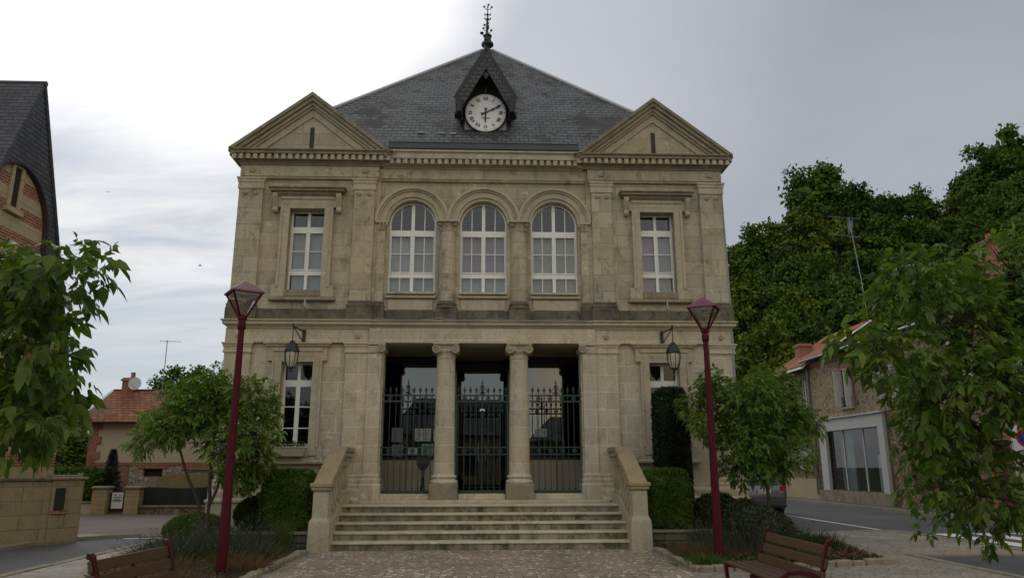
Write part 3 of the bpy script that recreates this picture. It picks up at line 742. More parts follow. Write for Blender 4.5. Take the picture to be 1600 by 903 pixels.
for c, cur in ((-1.82, [(-.58, -.04, 5.9, 7.45, 'curt_w'), (.0, .58, 5.9, 7.45, 'curt_g')]), (0, [(-.58, .58, 6.32, 7.45, 'curt_p'), (-.58, .58, 5.9, 6.30, 'curt_w')]), (1.82, [(-.58, .58, 5.9, 7.45, 'curt_g')])):
    window(c, 5.875, 8.27, 1.20, 18.30, [(0, .085, 5.9, 8.24), (-.30, .022, 5.9, 8.15), (.30, .022, 5.9, 8.15)], [(7.46, .13), (6.90, .024), (6.325, .12)], (6.385, 7.39), (7.67, .60), cur)
# window surrounds of the wings
for s in (-1, 1):
    c = s*WX
    mb = MB()      # upper
    for q in (-1, 1):
        for a, b, z0, z1, y in ((.44, .63, 5.70, 8.10, 17.99), (.60, .66, 5.94, 8.02, 17.965), (.63, .77, 5.66, 5.98, 17.985), (.63, .76, 8.02, 8.30, 17.985)):
            xa, xb = sorted((c+q*a, c+q*b)); mb.box(xa, xb, y, YW+.04, z0, z1)
    mb.box(c-.63, c+.63, 17.987, YW+.04, 8.10, 8.30).box(c-.66, c+.66, 17.96, YW+.03, 8.23, 8.30).box(c-.44, c+.44, 17.99, YW+.2, 7.992, 8.10)
    sur = P(mb, 'window_surround', 'stone_s', bevel=.006)
    mb = MB(); mb.rects(c-.80, c+.80, 17.97, 18.1, [(0, 8.30), (.02, 8.33), (.06, 8.36), (.06, 8.40), (.13, 8.42), (.13, 8.47), (.17, 8.49), (.17, 8.52), (.0, 8.56)]); P(mb, 'hood', 'stone_dark', sur, bevel=.004)
    for q in (-1, 1):
        mb = MB(); x = c+q*.80; mb.prism_x([(18.05, 7.88), (17.97, 7.88), (17.93, 7.93), (17.95, 8.02), (17.90, 8.12), (17.84, 8.25), (17.82, 8.34), (18.05, 8.34)], x-.06, x+.06); P(mb, 'console', 'stone_s', sur, bevel=.008)
    mb = MB(); mb.rects(c-.76, c+.76, 18.0, 18.2, [(.0, 5.58), (.06, 5.60), (.06, 5.645), (.03, 5.66), (.03, 5.70)]); mb.box(c-.44, c+.44, 17.96, 18.28, 5.70, 5.865); P(mb, 'sill', 'stone_dark', sur, bevel=.008)
    mb = MB(); mb.tube([(c+.12, 17.9, 5.62), (c+.12, 17.86, 5.58), (c+.12, 17.86, 5.40), (c+.10, 17.98, 5.30)], .022, 8); P(mb, 'drain_spout', 'lead', sur, smooth=True)
    mb = MB()      # ground floor
    for q in (-1, 1):
        for a, b, z0, z1, y in ((.375, .57, 1.86, 4.20, 17.99), (.55, .60, 2.05, 4.12, 17.965), (.57, .70, 1.84, 2.08, 17.985), (.57, .71, 4.10, 4.42, 17.985)):
            xa, xb = sorted((c+q*a, c+q*b)); mb.box(xa, xb, y, YW+.04, z0, z1)
    mb.box(c-.57, c+.57, 17.987, YW+.04, 4.20, 4.42).box(c-.60, c+.60, 17.96, YW+.03, 4.33, 4.42).box(c-.375, c+.375, 17.99, YW+.2, 4.078, 4.20)
    sur = P(mb, 'window_surround', 'stone_s', bevel=.006)
    mb = MB(); mb.rects(c-.72, c+.72, 17.98, 18.1, [(0, 4.42), (.02, 4.44), (.05, 4.46), (.05, 4.49), (.09, 4.51), (.09, 4.543)]); P(mb, 'hood', 'stone_s', sur, bevel=.004)
    mb = MB(); mb.rects(c-.70, c+.70, 18.0, 18.2, [(.0, 1.66), (.07, 1.68), (.07, 1.735), (.03, 1.75), (.03, 1.84)]); mb.box(c-.375, c+.375, 17.95, 18.28, 1.84, 2.035); P(mb, 'sill', 'stone_s', sur, bevel=.008)
# arcade of the upper floor
for c in (-1.82, 0, 1.82):
    mb = MB(); mb.arc_band(c, 7.69, .60, .70, 18.12, 18.2); mb.arc_band(c, 7.69, .68, .84, 18.085, 18.19); mb.arc_band(c, 7.69, .83, .90, 18.05, 18.18); mb.arc_band(c, 7.69, .88, .95, 18.01 if c else 18.004, 18.19)
    P(mb, 'arch_moulding', 'stone_s', smooth=True)
    mb = MB(); mb.box(c-.60, c+.60, 18.03, 18.31, 5.79, 5.85).box(c-.63, c+.63, 18.08, 18.2, 5.70, 5.775).box(c-.56, c+.56, 18.13, 18.2, 5.40, 5.66); P(mb, 'sill', 'stone_s', bevel=.008)
def acanthus(mb, x, y, z0, z1, r, a0=math.pi, a1=2*math.pi, n=7):
    h = z1-z0
    for row, (hh, off) in enumerate(((.5, 0), (.8, .5))):
        for k in range(n):
            a = a0+(a1-a0)*(k+off)/(n-1+.001)
            if a > a1+.01: continue
            c, s = math.cos(a), math.sin(a)
            mb.tube([(x+r*c, y+r*s, z0), (x+r*1.03*c, y+r*1.03*s, z0+h*hh*.7), (x+r*1.28*c, y+r*1.28*s, z0+h*hh), (x+r*1.33*c, y+r*1.33*s, z0+h*hh*.88)], [.03, .034, .022, .012], 6)
for cx in (-.91, .91):
    mb = MB(); mb.lathe([(.205, 5.60), (.215, 5.75), (.205, 6.6), (.192, 7.42), (.205, 7.43), (.205, 7.46), (.19, 7.47)], (cx, 18.14, 0), 32); c = P(mb, 'half_column', 'stone_pil', smooth=True)
    mb = MB(); mb.lathe([(.17, 7.46), (.19, 7.55), (.24, 7.64)], (cx, 18.14, 0), 20); acanthus(mb, cx, 18.14, 7.46, 7.65, .185)
    for s in (-1, 1): volute(mb, cx+s*.19, 17.92, 18.2, 7.60, .05, s)
    mb.box(cx-.27, cx+.27, 17.86, 18.2, 7.645, 7.69); P(mb, 'capital', 'stone_s', c, smooth=True)
    mb = MB(); mb.rects(cx-.26, cx+.26, 17.88, 18.3, [(0, 5.09), (0, 5.37), (-.02, 5.39)]); mb.lathe([(.26, 5.38), (.285, 5.42), (.26, 5.47), (.235, 5.49), (.255, 5.53), (.235, 5.57), (.21, 5.61)], (cx, 18.14, 0), 32); P(mb, 'base', 'stone_crust', c, smooth=True)
for s in (-1, 1):
    a, b = sorted((s*2.50, s*2.70))
    mb = MB(); mb.box(a, b, 18.06, 18.2, 5.4, 7.48); p = P(mb, 'respond', 'stone_pil', bevel=.005)
    mb = MB(); mb.rects(a, b, 18.06, 18.2, [(0, 7.46), (.0, 7.6), (.04, 7.645), (.05, 7.65), (.05, 7.69)])
    for q in (.06, .14): mb.tube([(s*(2.48+q), 18.06, 7.47), (s*(2.48+q), 18.04, 7.56), (s*(2.48+q), 17.99, 7.61), (s*(2.48+q), 17.985, 7.58)], [.03, .034, .022, .01], 6)
    mb.tube([(s*2.50, 18.06, 7.56), (s*2.46, 18.02, 7.62), (s*2.47, 18.0, 7.58)], [.03, .03, .015], 6)
    P(mb, 'capital', 'stone_s', p, smooth=True)
    mb = MB(); mb.rects(a, b, 18.06, 18.2, [(.05, 5.09), (.05, 5.40), (.035, 5.42), (.04, 5.50), (.02, 5.53), (.025, 5.58), (0, 5.61)]); P(mb, 'base', 'stone_crust', p, bevel=.005)
# upper frieze, dentils, cornice
for x0, x1, y in ((-6.235, -2.70, 17.985), (-2.698, 2.698, 18.07), (2.70, 6.235, 17.985)):
    mb = MB(); mb.box(x0, x1, y, 18.3, 8.855, 9.14).box(x0, x1, y+.02, 18.2, 8.80, 8.852); P(mb, 'frieze', 'stone_pil', bevel=.004)
CX = ((-6.23, -2.60, 17.98, 1, 1), (-2.60, 2.60, 18.07, 0, 0), (2.60, 6.23, 17.98, 1, 1))
for x0, x1, y, l, r in CX:
    mb = MB(); mb.rects(x0, x1, y, 18.45, [(0, 9.14), (.02, 9.15), (.035, 9.19), (.08, 9.23), (.08, 9.255), (.12, 9.256), (.12, 9.392), (.21, 9.396), (.21, 9.455), (.255, 9.485), (.255, 9.515), (0, 9.54)] if l else
        [(0, 9.12), (.03, 9.13), (.05, 9.16), (.13, 9.185), (.13, 9.205), (.14, 9.206), (.14, 9.335), (.22, 9.34), (.22, 9.40), (.19, 9.41), (.19, 9.50), (.235, 9.53), (.235, 9.575), (0, 9.59)], left=bool(l), right=bool(r))
    cn = P(mb, 'cornice', 'stone_dark' if l else 'stone_s', bevel=.003)
    mb = MB(); pr = .12 if l else .14; zo = .06 if l else 0; xa, xb = x0-(.14 if l else -.22), x1+(.14 if r else -.22)
    mb.box(xa, xb, y-pr-.012, y-pr+.012, 9.20+zo, 9.322+zo)
    P(mb, 'dentil_band', 'stone_dark', cn)
    n = int(round((xb-xa)/.178)); st = (xb-xa)/n
    for k in range(n+1): mb = MB(); mb.box(xa+k*st-.05, xa+k*st+.05, y-pr-.07, y-pr+.01, 9.197+zo, 9.327+zo); P(mb, 'dentil', 'stone_s', cn)
    if l:
        for yy in (18.0, 18.17, 18.34):
            for xx, sg in ((x0-.12, -1), (x1+.12, 1)): mb = MB(); mb.box(min(xx-.01*sg, xx+.065*sg), max(xx-.01*sg, xx+.065*sg), yy-.05, yy+.05, 9.257, 9.387); P(mb, 'dentil', 'stone_s', cn)
# pediments
for s in (-1, 1):
    c = s*4.475
    def rake(off, t0, t1, y0, y1, half, mbb):
        """two sloping slabs: t0,t1 vertical offsets under the roof line"""
        sl = (11.11-9.535)/2.02
        for q in (-1, 1):
            xo = c+q*half
            zo = 11.11-sl*half
            pts = [(c, 11.11-t0), (xo, zo-t0), (xo, zo-t1), (c, 11.11-t1)]
            mbb.prism(pts if q > 0 else pts[::-1], y0, y1)
    mb = MB(); mb.prism([(c-1.93, 9.50), (c+1.93, 9.50), (c, 10.98)], 17.99, 18.5); pd = P(mb, 'pediment', 'stone', bevel=0)
    mb = MB(); rake(0, -.0, .11, 17.725, 18.6, 2.03, mb); rake(0, .11, .23, 17.765, 18.55, 2.0, mb); P(mb, 'raking_cornice', 'stone_dark', pd, bevel=.004)
    mb = MB(); rake(0, .23, .32, 17.84, 18.5, 1.95, mb); rake(0, .32, .39, 17.90, 18.5, 1.9, mb); rake(0, .39, .60, 17.955, 18.5, 1.72, mb); P(mb, 'raking_moulding', 'stone_s', pd, bevel=.004)
    mb = MB(); mb.box(c-.055, c+.055, 17.98, 18.02, 9.62, 10.21); P(mb, 'slit', 'darkwood', pd)  # dark plate on the face, standing in for the shade inside the recess
    # little slate roof behind the pediment
    mb = MB()
    for q in (-1, 1):
        a = (c, 17.8, 11.12); b = (c+q*2.03, 17.8, 9.535); e = (c+q*2.03, 20.5, 9.535); f = (c, 20.5, 11.12); L = 2.57
        mb.quad(a, b, e, f, [(0, L), (0, 0), (2.9, 0), (2.9, L)])
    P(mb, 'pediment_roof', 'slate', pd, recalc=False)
# roof
EZ, AZ = 9.66, 16.40
x0, x1, y0, y1 = -6.42, 6.42, 18.02, 30.7; ax0, ax1, ay = -.10, .28, 24.3
mb = MB()
sf = math.hypot(ay-y0, AZ-EZ); ss = math.hypot(ax0-x0, AZ-EZ)
A0, A1 = (ax0, ay, AZ), (ax1, ay, AZ); c0, c1, c2, c3 = (x0, y0, EZ), (x1, y0, EZ), (x1, y1, EZ), (x0, y1, EZ)
mb.quad(c0, c1, A1, A0, [(x0, 0), (x1, 0), (ax1, sf), (ax0, sf)])
mb.poly([c1, c2, A1], [(y0, 0), (y1, 0), (ay, ss)]); mb.poly([c3, c0, A0], [(-y1, 0), (-y0, 0), (-ay, ss)])
mb.quad(c2, c3, A0, A1, [(-x1, 0), (-x0, 0), (-ax0, sf), (-ax1, sf)])
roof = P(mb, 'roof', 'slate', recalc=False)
mb = MB()
for a, b in ((c0, A0), (c1, A1)):
    mb.tube([Vector(a)+Vector((0, 0, .02)), Vector(b)+Vector((0, 0, .02))], .05, 8)
mb.tube([A0, A1], .06, 8); P(mb, 'hip_cap', 'hip', roof, smooth=True)
mb = MB(); mb.rects(-2.46, 2.46, 17.86, 18.2, [(0, 9.575), (0, 9.60), (.03, 9.61), (.03, 9.76), (.045, 9.77), (.045, 9.79), (0, 9.80)], left=False, right=False); P(mb, 'gutter', 'zinc_d', roof, bevel=.004)
mb = MB()
for x, z in ((-1.72, 10.48), (-1.15, 10.46), (-.86, 10.45)):
    yy = y0+(z-EZ)/(AZ-EZ)*(ay-y0); mb.box(x-.09, x+.09, yy-.06, yy+.05, z-.02, z+.03)
P(mb, 'roof_vent', 'lead', roof)
# crest at the apex
mb = MB(); fx, fy = .10, 24.25
mb.lathe([(r_*.85, 16.25+(z_-16.2)*.73) for r_, z_ in [(.14, 16.2), (.12, 16.42), (.10, 16.55), (.13, 16.58), (.13, 16.60), (.26, 16.64), (.27, 16.70), (.25, 16.76), (.18, 16.80), (.155, 16.95), (.155, 17.10), (.12, 17.11), (.10, 17.14), (.19, 17.15), (.19, 17.18), (.04, 17.2), (.032, 17.55), (.07, 17.58), (.07, 17.76), (.03, 17.78), (.04, 17.84), (.075, 17.9), (.04, 17.95), (.025, 18.05), (.07, 18.11), (.075, 18.14), (.025, 18.2), (.022, 18.35), (.07, 18.40), (.02, 18.42), (.018, 18.78), (.03, 18.82), (.002, 18.9)]], (fx, fy, 0), 14)
def flower(mb, p, q, r=.045):
    mb.tube([p, ((p[0]+q[0])/2, p[1], (p[2]+q[2])/2-.03), q], [.014, .013, .012], 5); mb.lathe([(.004, -.03), (r*.8, .0), (r, .03), (r*.5, .05), (.003, .06)], q, 7)
flower(mb, (fx, fy, 18.04), (fx-.13, fy, 18.16)); flower(mb, (fx, fy, 18.04), (fx+.15, fy, 18.14)); flower(mb, (fx, fy, 18.12), (fx+.03, fy, 18.24))
for z, r in ((17.84, .10), (17.66, .10)):
    for s in (-1, 1): flower(mb, (fx, fy, z-.05), (fx+s*r, fy, z), .03)
for dx_, z in ((-.15, 17.26), (.14, 17.18), (-.11, 17.4)): flower(mb, (fx, fy, z-.12), (fx+dx_, fy, z), .05)
P(mb, 'finial', 'iron', roof, smooth=True)
# clock dormer
CXX, CY, CZ, CR = .035, 19.0, 11.17, .562
dm = MB()          # cheeks and back, black timber
dm.box(CXX-.66, CXX+.66, 19.02, 19.1, 10.55, 11.35).prism([(CXX-.66, 11.35), (CXX+.66, 11.35), (CXX, 12.62)], 19.02, 19.1)
dm.box(CXX-.70, CXX-.64, 18.75, 21.0, 10.9, 11.4).box(CXX+.64, CXX+.70, 18.75, 21.0, 10.9, 11.4)
dorm = P(dm, 'clock_dormer', 'darkwood')
mb = MB(); th = .30
for s in (-1, 1):       # slate-hung gable boards with the roof behind
    pts = [(CXX, 12.87), (CXX+s*.82, 11.40), (CXX+s*.82, 11.18), (CXX+s*.66, 11.10), (CXX, 12.30)]
    o = len(mb.f)
    fr = pts if s > 0 else pts[::-1]
    mb.poly([(x, 18.46, z) for x, z in fr], [(x, z) for x, z in fr])
    mb.poly([(x, 18.54, z) for x, z in fr[::-1]], [(x, z) for x, z in fr[::-1]])
    for i in range(5):
        j = (i+1) % 5; (xa, za), (xb, zb) = pts[i], pts[j]; L = math.hypot(xb-xa, zb-za)
        mb.quad((xa, 18.46, za), (xb, 18.46, zb), (xb, 18.54, zb), (xa, 18.54, za), [(0, 0), (0, L), (.08, L), (.08, 0)])
    a, b = (CXX, 18.50, 12.875), (CXX+s*.83, 18.50, 11.395); L = 1.7
    yb = 21.6
    mb.quad(a, b, (b[0], yb, b[2]), (a[0], yb, a[2]), [(0, L), (0, 0), (3., 0), (3., L)])
    mb.quad((a[0], a[1], a[2]-.06), (b[0]-s*.02, b[1], b[2]-.06), (b[0]-s*.02, yb, b[2]-.06), (a[0], yb, a[2]-.06), [(0, L), (0, 0), (3., 0), (3., L)])
pts = [(CXX-.14, 12.20), (CXX, 12.02), (CXX+.14, 12.20), (CXX, 12.42)]
mb.poly([(x, 18.53, z) for x, z in pts], pts)
P(mb, 'dormer_roof', 'slate_d', dorm, recalc=False)
mb = MB()
for s in (-1, 1): mb.bar((CXX, 18.47, 12.90), (CXX+s*.84, 18.47, 11.395), .03, .1).bar((CXX+s*.72, 18.6, 11.36), (CXX+s*.72, 18.6, 10.95), .13, .5).box(CXX+s*.80-.05, CXX+s*.80+.05, 18.6, 18.9, 10.98, 11.06)
mb.bar((CXX, 18.9, 12.3), (CXX, 18.9, 11.75), .05); P(mb, 'bracket', 'black', dorm)
mb = MB(); mb.tube([(CXX-.02, 18.48, 12.85), (CXX-.015, 18.48, 13.2)], .035, 8); mb.lathe([(.07, 0), (.08, .04), (.03, .1), (.05, .12), (.02, .16)], (CXX-.01, 18.48, 13.05), 10); mb.tube([(CXX-.015, 18.48, 13.1), (CXX+.02, 18.48, 13.86)], [.022, .008], 6)
mb.tube([(CXX-.01, 18.48, 13.22), (CXX-.10, 18.48, 13.36)], .012, 5).lathe([(.004, -.04), (.05, 0), (.055, .03), (.004, .06)], (CXX-.12, 18.48, 13.38), 8)
P(mb, 'finial', 'iron', dorm, smooth=True)
mb = MB(); mb.box(CXX-.58, CXX+.58, 19.0, 19.3, 10.50, 11.1).box(CXX-.70, CXX+.70, 18.80, 18.99, 10.46, 10.50); P(mb, 'lead_apron', 'lead', dorm)
ck = MB(); ck.lathe([(CR+.008, 0), (CR+.008, .06), (CR+.018, .07), (CR+.018, .10), (CR+.003, .11)], (CXX, CY, CZ), 64, 'y'); clock = P(ck, 'clock', 'iron', smooth=True)
mb = MB(); mb.lathe([(CR, 0), (CR, .118), (.002, .120)], (CXX, CY, CZ), 64, 'y'); P(mb, 'dial', 'dial', clock)
yk = CY-.122
def stroke(mb, cx, cz, ang, pts, w, dy=.006):
    """strokes in a frame turned by ang about the dial centre; (u right, v outward)"""
    ca, sa = math.cos(ang), math.sin(ang)
    for (u0, v0), (u1, v1), ww in pts:
        f = lambda u, v: (cx+u*ca+v*sa, cz-u*sa+v*ca)
        L = math.hypot(u1-u0, v1-v0); nx, nz = -(v1-v0)/L*ww/2, (u1-u0)/L*ww/2
        q = [f(u0+nx, v0+nz), f(u1+nx, v1+nz), f(u1-nx, v1-nz), f(u0-nx, v0-nz)]
        mb.prism(q, yk-dy, yk+.004)
ROM = {1: 'I', 2: 'II', 3: 'III', 4: 'IIII', 5: 'V', 6: 'VI', 7: 'VII', 8: 'VIII', 9: 'IX', 10: 'X', 11: 'XI', 12: 'XII'}
mb = MB(); wI, wV = .034, .075; a0, b0 = .375, .475
for h, txt in ROM.items():
    W = sum(wI if ch == 'I' else wV for ch in txt); u = -W/2; st = []
    for ch in txt:
        if ch == 'I': st.append(((u+wI/2, a0), (u+wI/2, b0), .019)); u += wI
        elif ch == 'V': st += [((u+.008, b0), (u+wV/2, a0), .019), ((u+wV-.008, b0), (u+wV/2, a0), .010)]; u += wV
        else: st += [((u+.008, b0), (u+wV-.008, a0), .019), ((u+wV-.008, b0), (u+.008, a0), .010)]; u += wV
    stroke(mb, CXX, CZ, h*math.pi/6, st, 0)
for k in range(60):
    if k % 5: stroke(mb, CXX, CZ, k*math.pi/30, [((0, .525), (0, .545), .008)], 0)
    else: stroke(mb, CXX, CZ, k*math.pi/30, [((0, .518), (0, .548), .022)], 0)
P(mb, 'numerals', 'black', clock, recalc=True)
def hand(ang, L, w, tail, name, y):
    mb = MB(); ca, sa = math.cos(ang), math.sin(ang)
    pr = [(-.05, -tail), (.05, -tail), (.016, -tail*.55), (w*.5, -.02), (w*.5, L*.30), (w*.9, L*.42), (w*.45, L*.58), (w*.8, L*.72), (0, L), (-w*.8, L*.72), (-w*.45, L*.58), (-w*.9, L*.42), (-w*.5, L*.30), (-w*.5, -.02), (-.016, -tail*.55)]
    mb.prism([(CXX+u*ca+v*sa, CZ-u*sa+v*ca) for u, v in pr], y-.008, y); P(mb, name, 'black', clock)
hand(R(182), .32, .034, .14, 'hour_hand', yk-.012); hand(R(64), .50, .030, .13, 'minute_hand', yk-.026)
mb = MB(); mb.disc_y(CXX, yk, CZ, .035, .045); P(mb, 'boss', 'black', clock)
mb = MB()                                        # the maker's line, too small to read
for k, (u, ww) in enumerate(((-.095, .024), (-.065, .02), (-.042, .014), (.035, .018), (.06, .016), (.083, .018), (.107, .016))): mb.prism([(CXX+u-ww/2, CZ-.185), (CXX+u+ww/2, CZ-.185), (CXX+u+ww/2, CZ-.145), (CXX+u-ww/2, CZ-.145)], yk-.003, yk+.003)
P(mb, 'maker_line', 'ink', clock)
# lobby glazing
for s in (-1, 1):
    x0, x1 = sorted((s*3.01, s*.80)); y = 20.28
    mb = MB(); mb.box(x0, x1, y-.03, y+.06, 4.44, 4.54).box(x0, x0+.05, y-.03, y+.06, 1.82, 4.44).box(x1-.05, x1, y-.03, y+.06, 1.82, 4.44).box(x0, x1, y-.03, y+.06, 1.78, 1.85)
    fr = P(mb, 'lobby_window', 'frame_d')
    mb = MB(); mb.poly([(x0, y, 1.85), (x1, y, 1.85), (x1, y, 4.44), (x0, y, 4.44)]); P(mb, 'pane', 'glass_hall', fr, recalc=False)
    mb = MB(); n = 5
    for k in range(n): a = x0+(x1-x0)*k/n; mb.box(a+.004, a+(x1-x0)/n-.004, y-.02, y+.03, .86, 1.779)
    P(mb, 'apron_panel', 'panel', fr, bevel=.004)
y = 21.0
mb = MB(); mb.box(-.80, -.74, 20.25, y+.05, .86, 4.54).box(.74, .80, 20.25, y+.05, .86, 4.54).box(-.74, .74, y-.03, y+.05, 4.42, 4.54).box(-.74, .74, y-.03, y+.05, 3.30, 3.38).box(-.04, .04, y-.03, y+.05, .86, 3.30).box(-.74, -.66, y-.03, y+.05, .86, 3.30).box(.66, .74, y-.03, y+.05, .86, 3.30).box(-.66, .66, y-.03, y+.05, .86, .98)
fr = P(mb, 'lobby_door', 'frame_d')
mb = MB(); mb.poly([(-.74, y, .86), (.74, y, .86), (.74, y, 4.44), (-.74, y, 4.44)]); P(mb, 'pane', 'glass_hall', fr, recalc=False)
mb = MB(); mb.tube([(.10, y-.08, 1.75), (.10, y-.08, 2.25)], .014, 8).tube([(-.10, y-.08, 1.75), (-.10, y-.08, 2.25)], .014, 8); P(mb, 'handle', 'lead', fr, smooth=True)
mb = MB(); mb.tube([(6.21, 17.97, 1.1), (6.21, 17.97, 5.0)], .02, 6).tube([(6.24, 17.96, 5.1), (6.22, 17.98, 8.7)], .012, 6); P(mb, 'conduit', 'lead', smooth=True)
mb = MB(); pts_ = [(-2.6+.1*k, 17.83, 5.135-.055*abs(math.sin(k*.21))) for k in range(53)]; mb.tube(pts_, .009, 5); P(mb, 'slack_cable', 'lead')
# notices inside the glass
for i, (x0, x1, z0, z1, m, lab) in enumerate(((-2.62+.2, -2.12, 2.25, 2.62, 'paper_b', 'dark grey notice sheet behind the left lobby window, upper left corner'), (-2.40, -2.10, 1.88, 2.18, 'paper_b', 'grey green poster low in the left corner of the left lobby window'),
        (-1.80, -1.58, 2.27, 2.60, 'paper', 'pale notice behind the left lobby window, left of three in a row'), (-1.565, -1.36, 2.27, 2.60, 'paper', 'pale notice behind the left lobby window, middle of three in a row'), (-1.30, -1.02, 2.27, 2.60, 'paper', 'pale notice behind the left lobby window, next to the porch column'),
        (-1.97, -1.72, 1.90, 2.10, 'paper', 'small white card at the bottom of the left lobby window'), (-1.62, -1.30, 1.88, 2.2, 'paper_b', 'grey green poster low in the left lobby window behind the post box'),
        (-1.30, -1.02, 2.64, 2.95, 'paper_r', 'reddish brown poster high beside the left porch column'),
        (1.42, 1.575, 2.38, 2.60, 'paper', 'small white notice in the right lobby window, left of a pair'), (1.59, 1.745, 2.38, 2.60, 'paper', 'small white notice in the right lobby window, right of a pair'))):
    mb = MB(); mb.box(x0, x1, 20.255, 20.262, z0, z1); n = thing('notice', lab, 'notice', ((x0+x1)/2, 20.26, z0), 'notices in the lobby windows'); mb.build('sheet', m, n)
    mb = MB(); random.seed(i)
    for k in range(6): zz_ = z1-(z1-z0)*(.14+.14*k); mb.box(x0+.1*(x1-x0), x1-(x1-x0)*random.uniform(.1, .45), 20.251, 20.2545, zz_-.012, zz_)
    mb.build('print', 'ink', n)

# ------------------------------------------------------------------ steps, balustrades, gates
st = thing('entrance_steps', 'five wide weathered stone steps rising to the porch of the town hall', 'steps', (0, 15.4, 0))
for k in range(5):
    y0 = 15.42+.37*k; z1 = .158*(k+1); hw = (2.99, 3.04, 3.08, 3.11, 3.13)[k]
    mb = MB(); mb.prism_x([(y0+.03, z1-.045), (y0+.005, z1-.04), (y0, z1-.03), (y0, z1-.008), (y0+.01, z1), (17.9, z1), (17.9, z1-.045)], -hw, hw)
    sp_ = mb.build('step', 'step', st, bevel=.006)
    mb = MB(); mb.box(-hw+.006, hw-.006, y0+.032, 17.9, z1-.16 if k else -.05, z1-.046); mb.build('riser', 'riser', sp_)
mb = MB(); mb.box(-2.98, 2.98, 17.74, 18.02, .791, .857); mb.build('threshold', 'step', st, bevel=.006)
for a, b in ((-2.44, -1.235), (-.555, .555), (1.235, 2.44)): mb = MB(); mb.box(a, b, 17.95, 18.35, .858, .985); mb.build('gate_sill', 'step', st, bevel=.008)
def balustrade(s, label):
    t = thing('stair_balustrade', label, 'balustrade', (s*3.18, 15.4, 0), 'balustrades of the entrance steps')
    X = lambda a: s*a
    bx = lambda mb, a, b, *r: mb.box(min(s*a, s*b), max(s*a, s*b), *r)
    mb = MB(); c = s*3.17
    ring = lambda h, d, z, y=15.42: [(c-h, y-d, z), (c+h, y-d, z), (c+h, y+d, z), (c-h, y+d, z)]
    mb.loft([ring(.215, .22, -.03), ring(.205, .21, .50), ring(.200, .205, .56), ring(.155, .165, .64), ring(.15, .16, 1.10), ring(.15, .16, 1.13)]); mb.build('newel_post', 'stone_new', t, bevel=.012)
    mb = MB(); mb.loft([ring(.15, .16, 1.13), ring(.19, .20, 1.16), ring(.19, .20, 1.21), ring(.215, .225, 1.225), ring(.215, .225, 1.28), ring(.205, .215, 1.295)]); mb.build('newel_cap', 'stone_cap', t, bevel=.01)
    # sloping coping, then level to the wall
    mb = MB(); y0, z0, y1, z1, y2 = 15.62, 1.215, 16.95, 1.93, 17.99
    prof = [(y0-.25, z0-.02), (y0-.25, z0+.085), (y1, z1+.11), (y2, z1+.11), (y2, z1), (y1+.02, z1), (y0, z0-.02)]
    a, b = sorted((s*2.99, s*3.36)); mb.prism_x(prof, a, b); mb.build('coping', 'stone_cap', t, bevel=.02)
    mb = MB(); a, b = sorted((s*3.04, s*3.31)); mb.prism_x([(y0+.02, z0-.10), (y0+.02, z0-.02), (y1, z1), (y2, z1), (y2, z1-.10), (y1+.02, z1-.10)], a, b); mb.build('coping_moulding', 'stone_new', t, bevel=.01)
    # stringer that follows the steps
    mb = MB(); a, b = sorted((s*3.03, s*3.33)); mb.prism_x([(15.55, -.03), (15.55, .40), (15.8, .50), (17.0, .98), (17.2, 1.0), (17.99, 1.0), (17.99, -.03)], a, b); mb.build('stringer', 'stone_new', t, bevel=.02)
    n = 9
    for k in range(n):
        y = 15.82+.235*k; zb = min(.98, .50+(y-15.8)*.40); zt = min(z1-.10, z0-.10+(y-y0-.02)*(z1-z0)/(y1-y0)); h = zt-zb
        mb = MB(); R4 = lambda r, z: [(c-r, y-r, z), (c+r, y-r, z), (c+r, y+r, z), (c-r, y+r, z)]
        mb.loft([R4(.085, zb-.02), R4(.085, zb+.10*h), R4(.06, zb+.14*h), R4(.088, zb+.30*h), R4(.088, zb+.42*h), R4(.055, zb+.62*h), R4(.055, zb+.72*h), R4(.08, zb+.76*h), R4(.08, zb+.84*h), R4(.062, zb+.87*h), R4(.085, zb+.91*h), R4(.085, zt+.02)]); mb.build('baluster', 'stone_new', t, bevel=.006)
    return t
balustrade(-1, 'pale stone balustrade with orange coping on the left of the entrance steps')
balustrade(1, 'pale stone balustrade with orange coping on the right of the entrance steps')

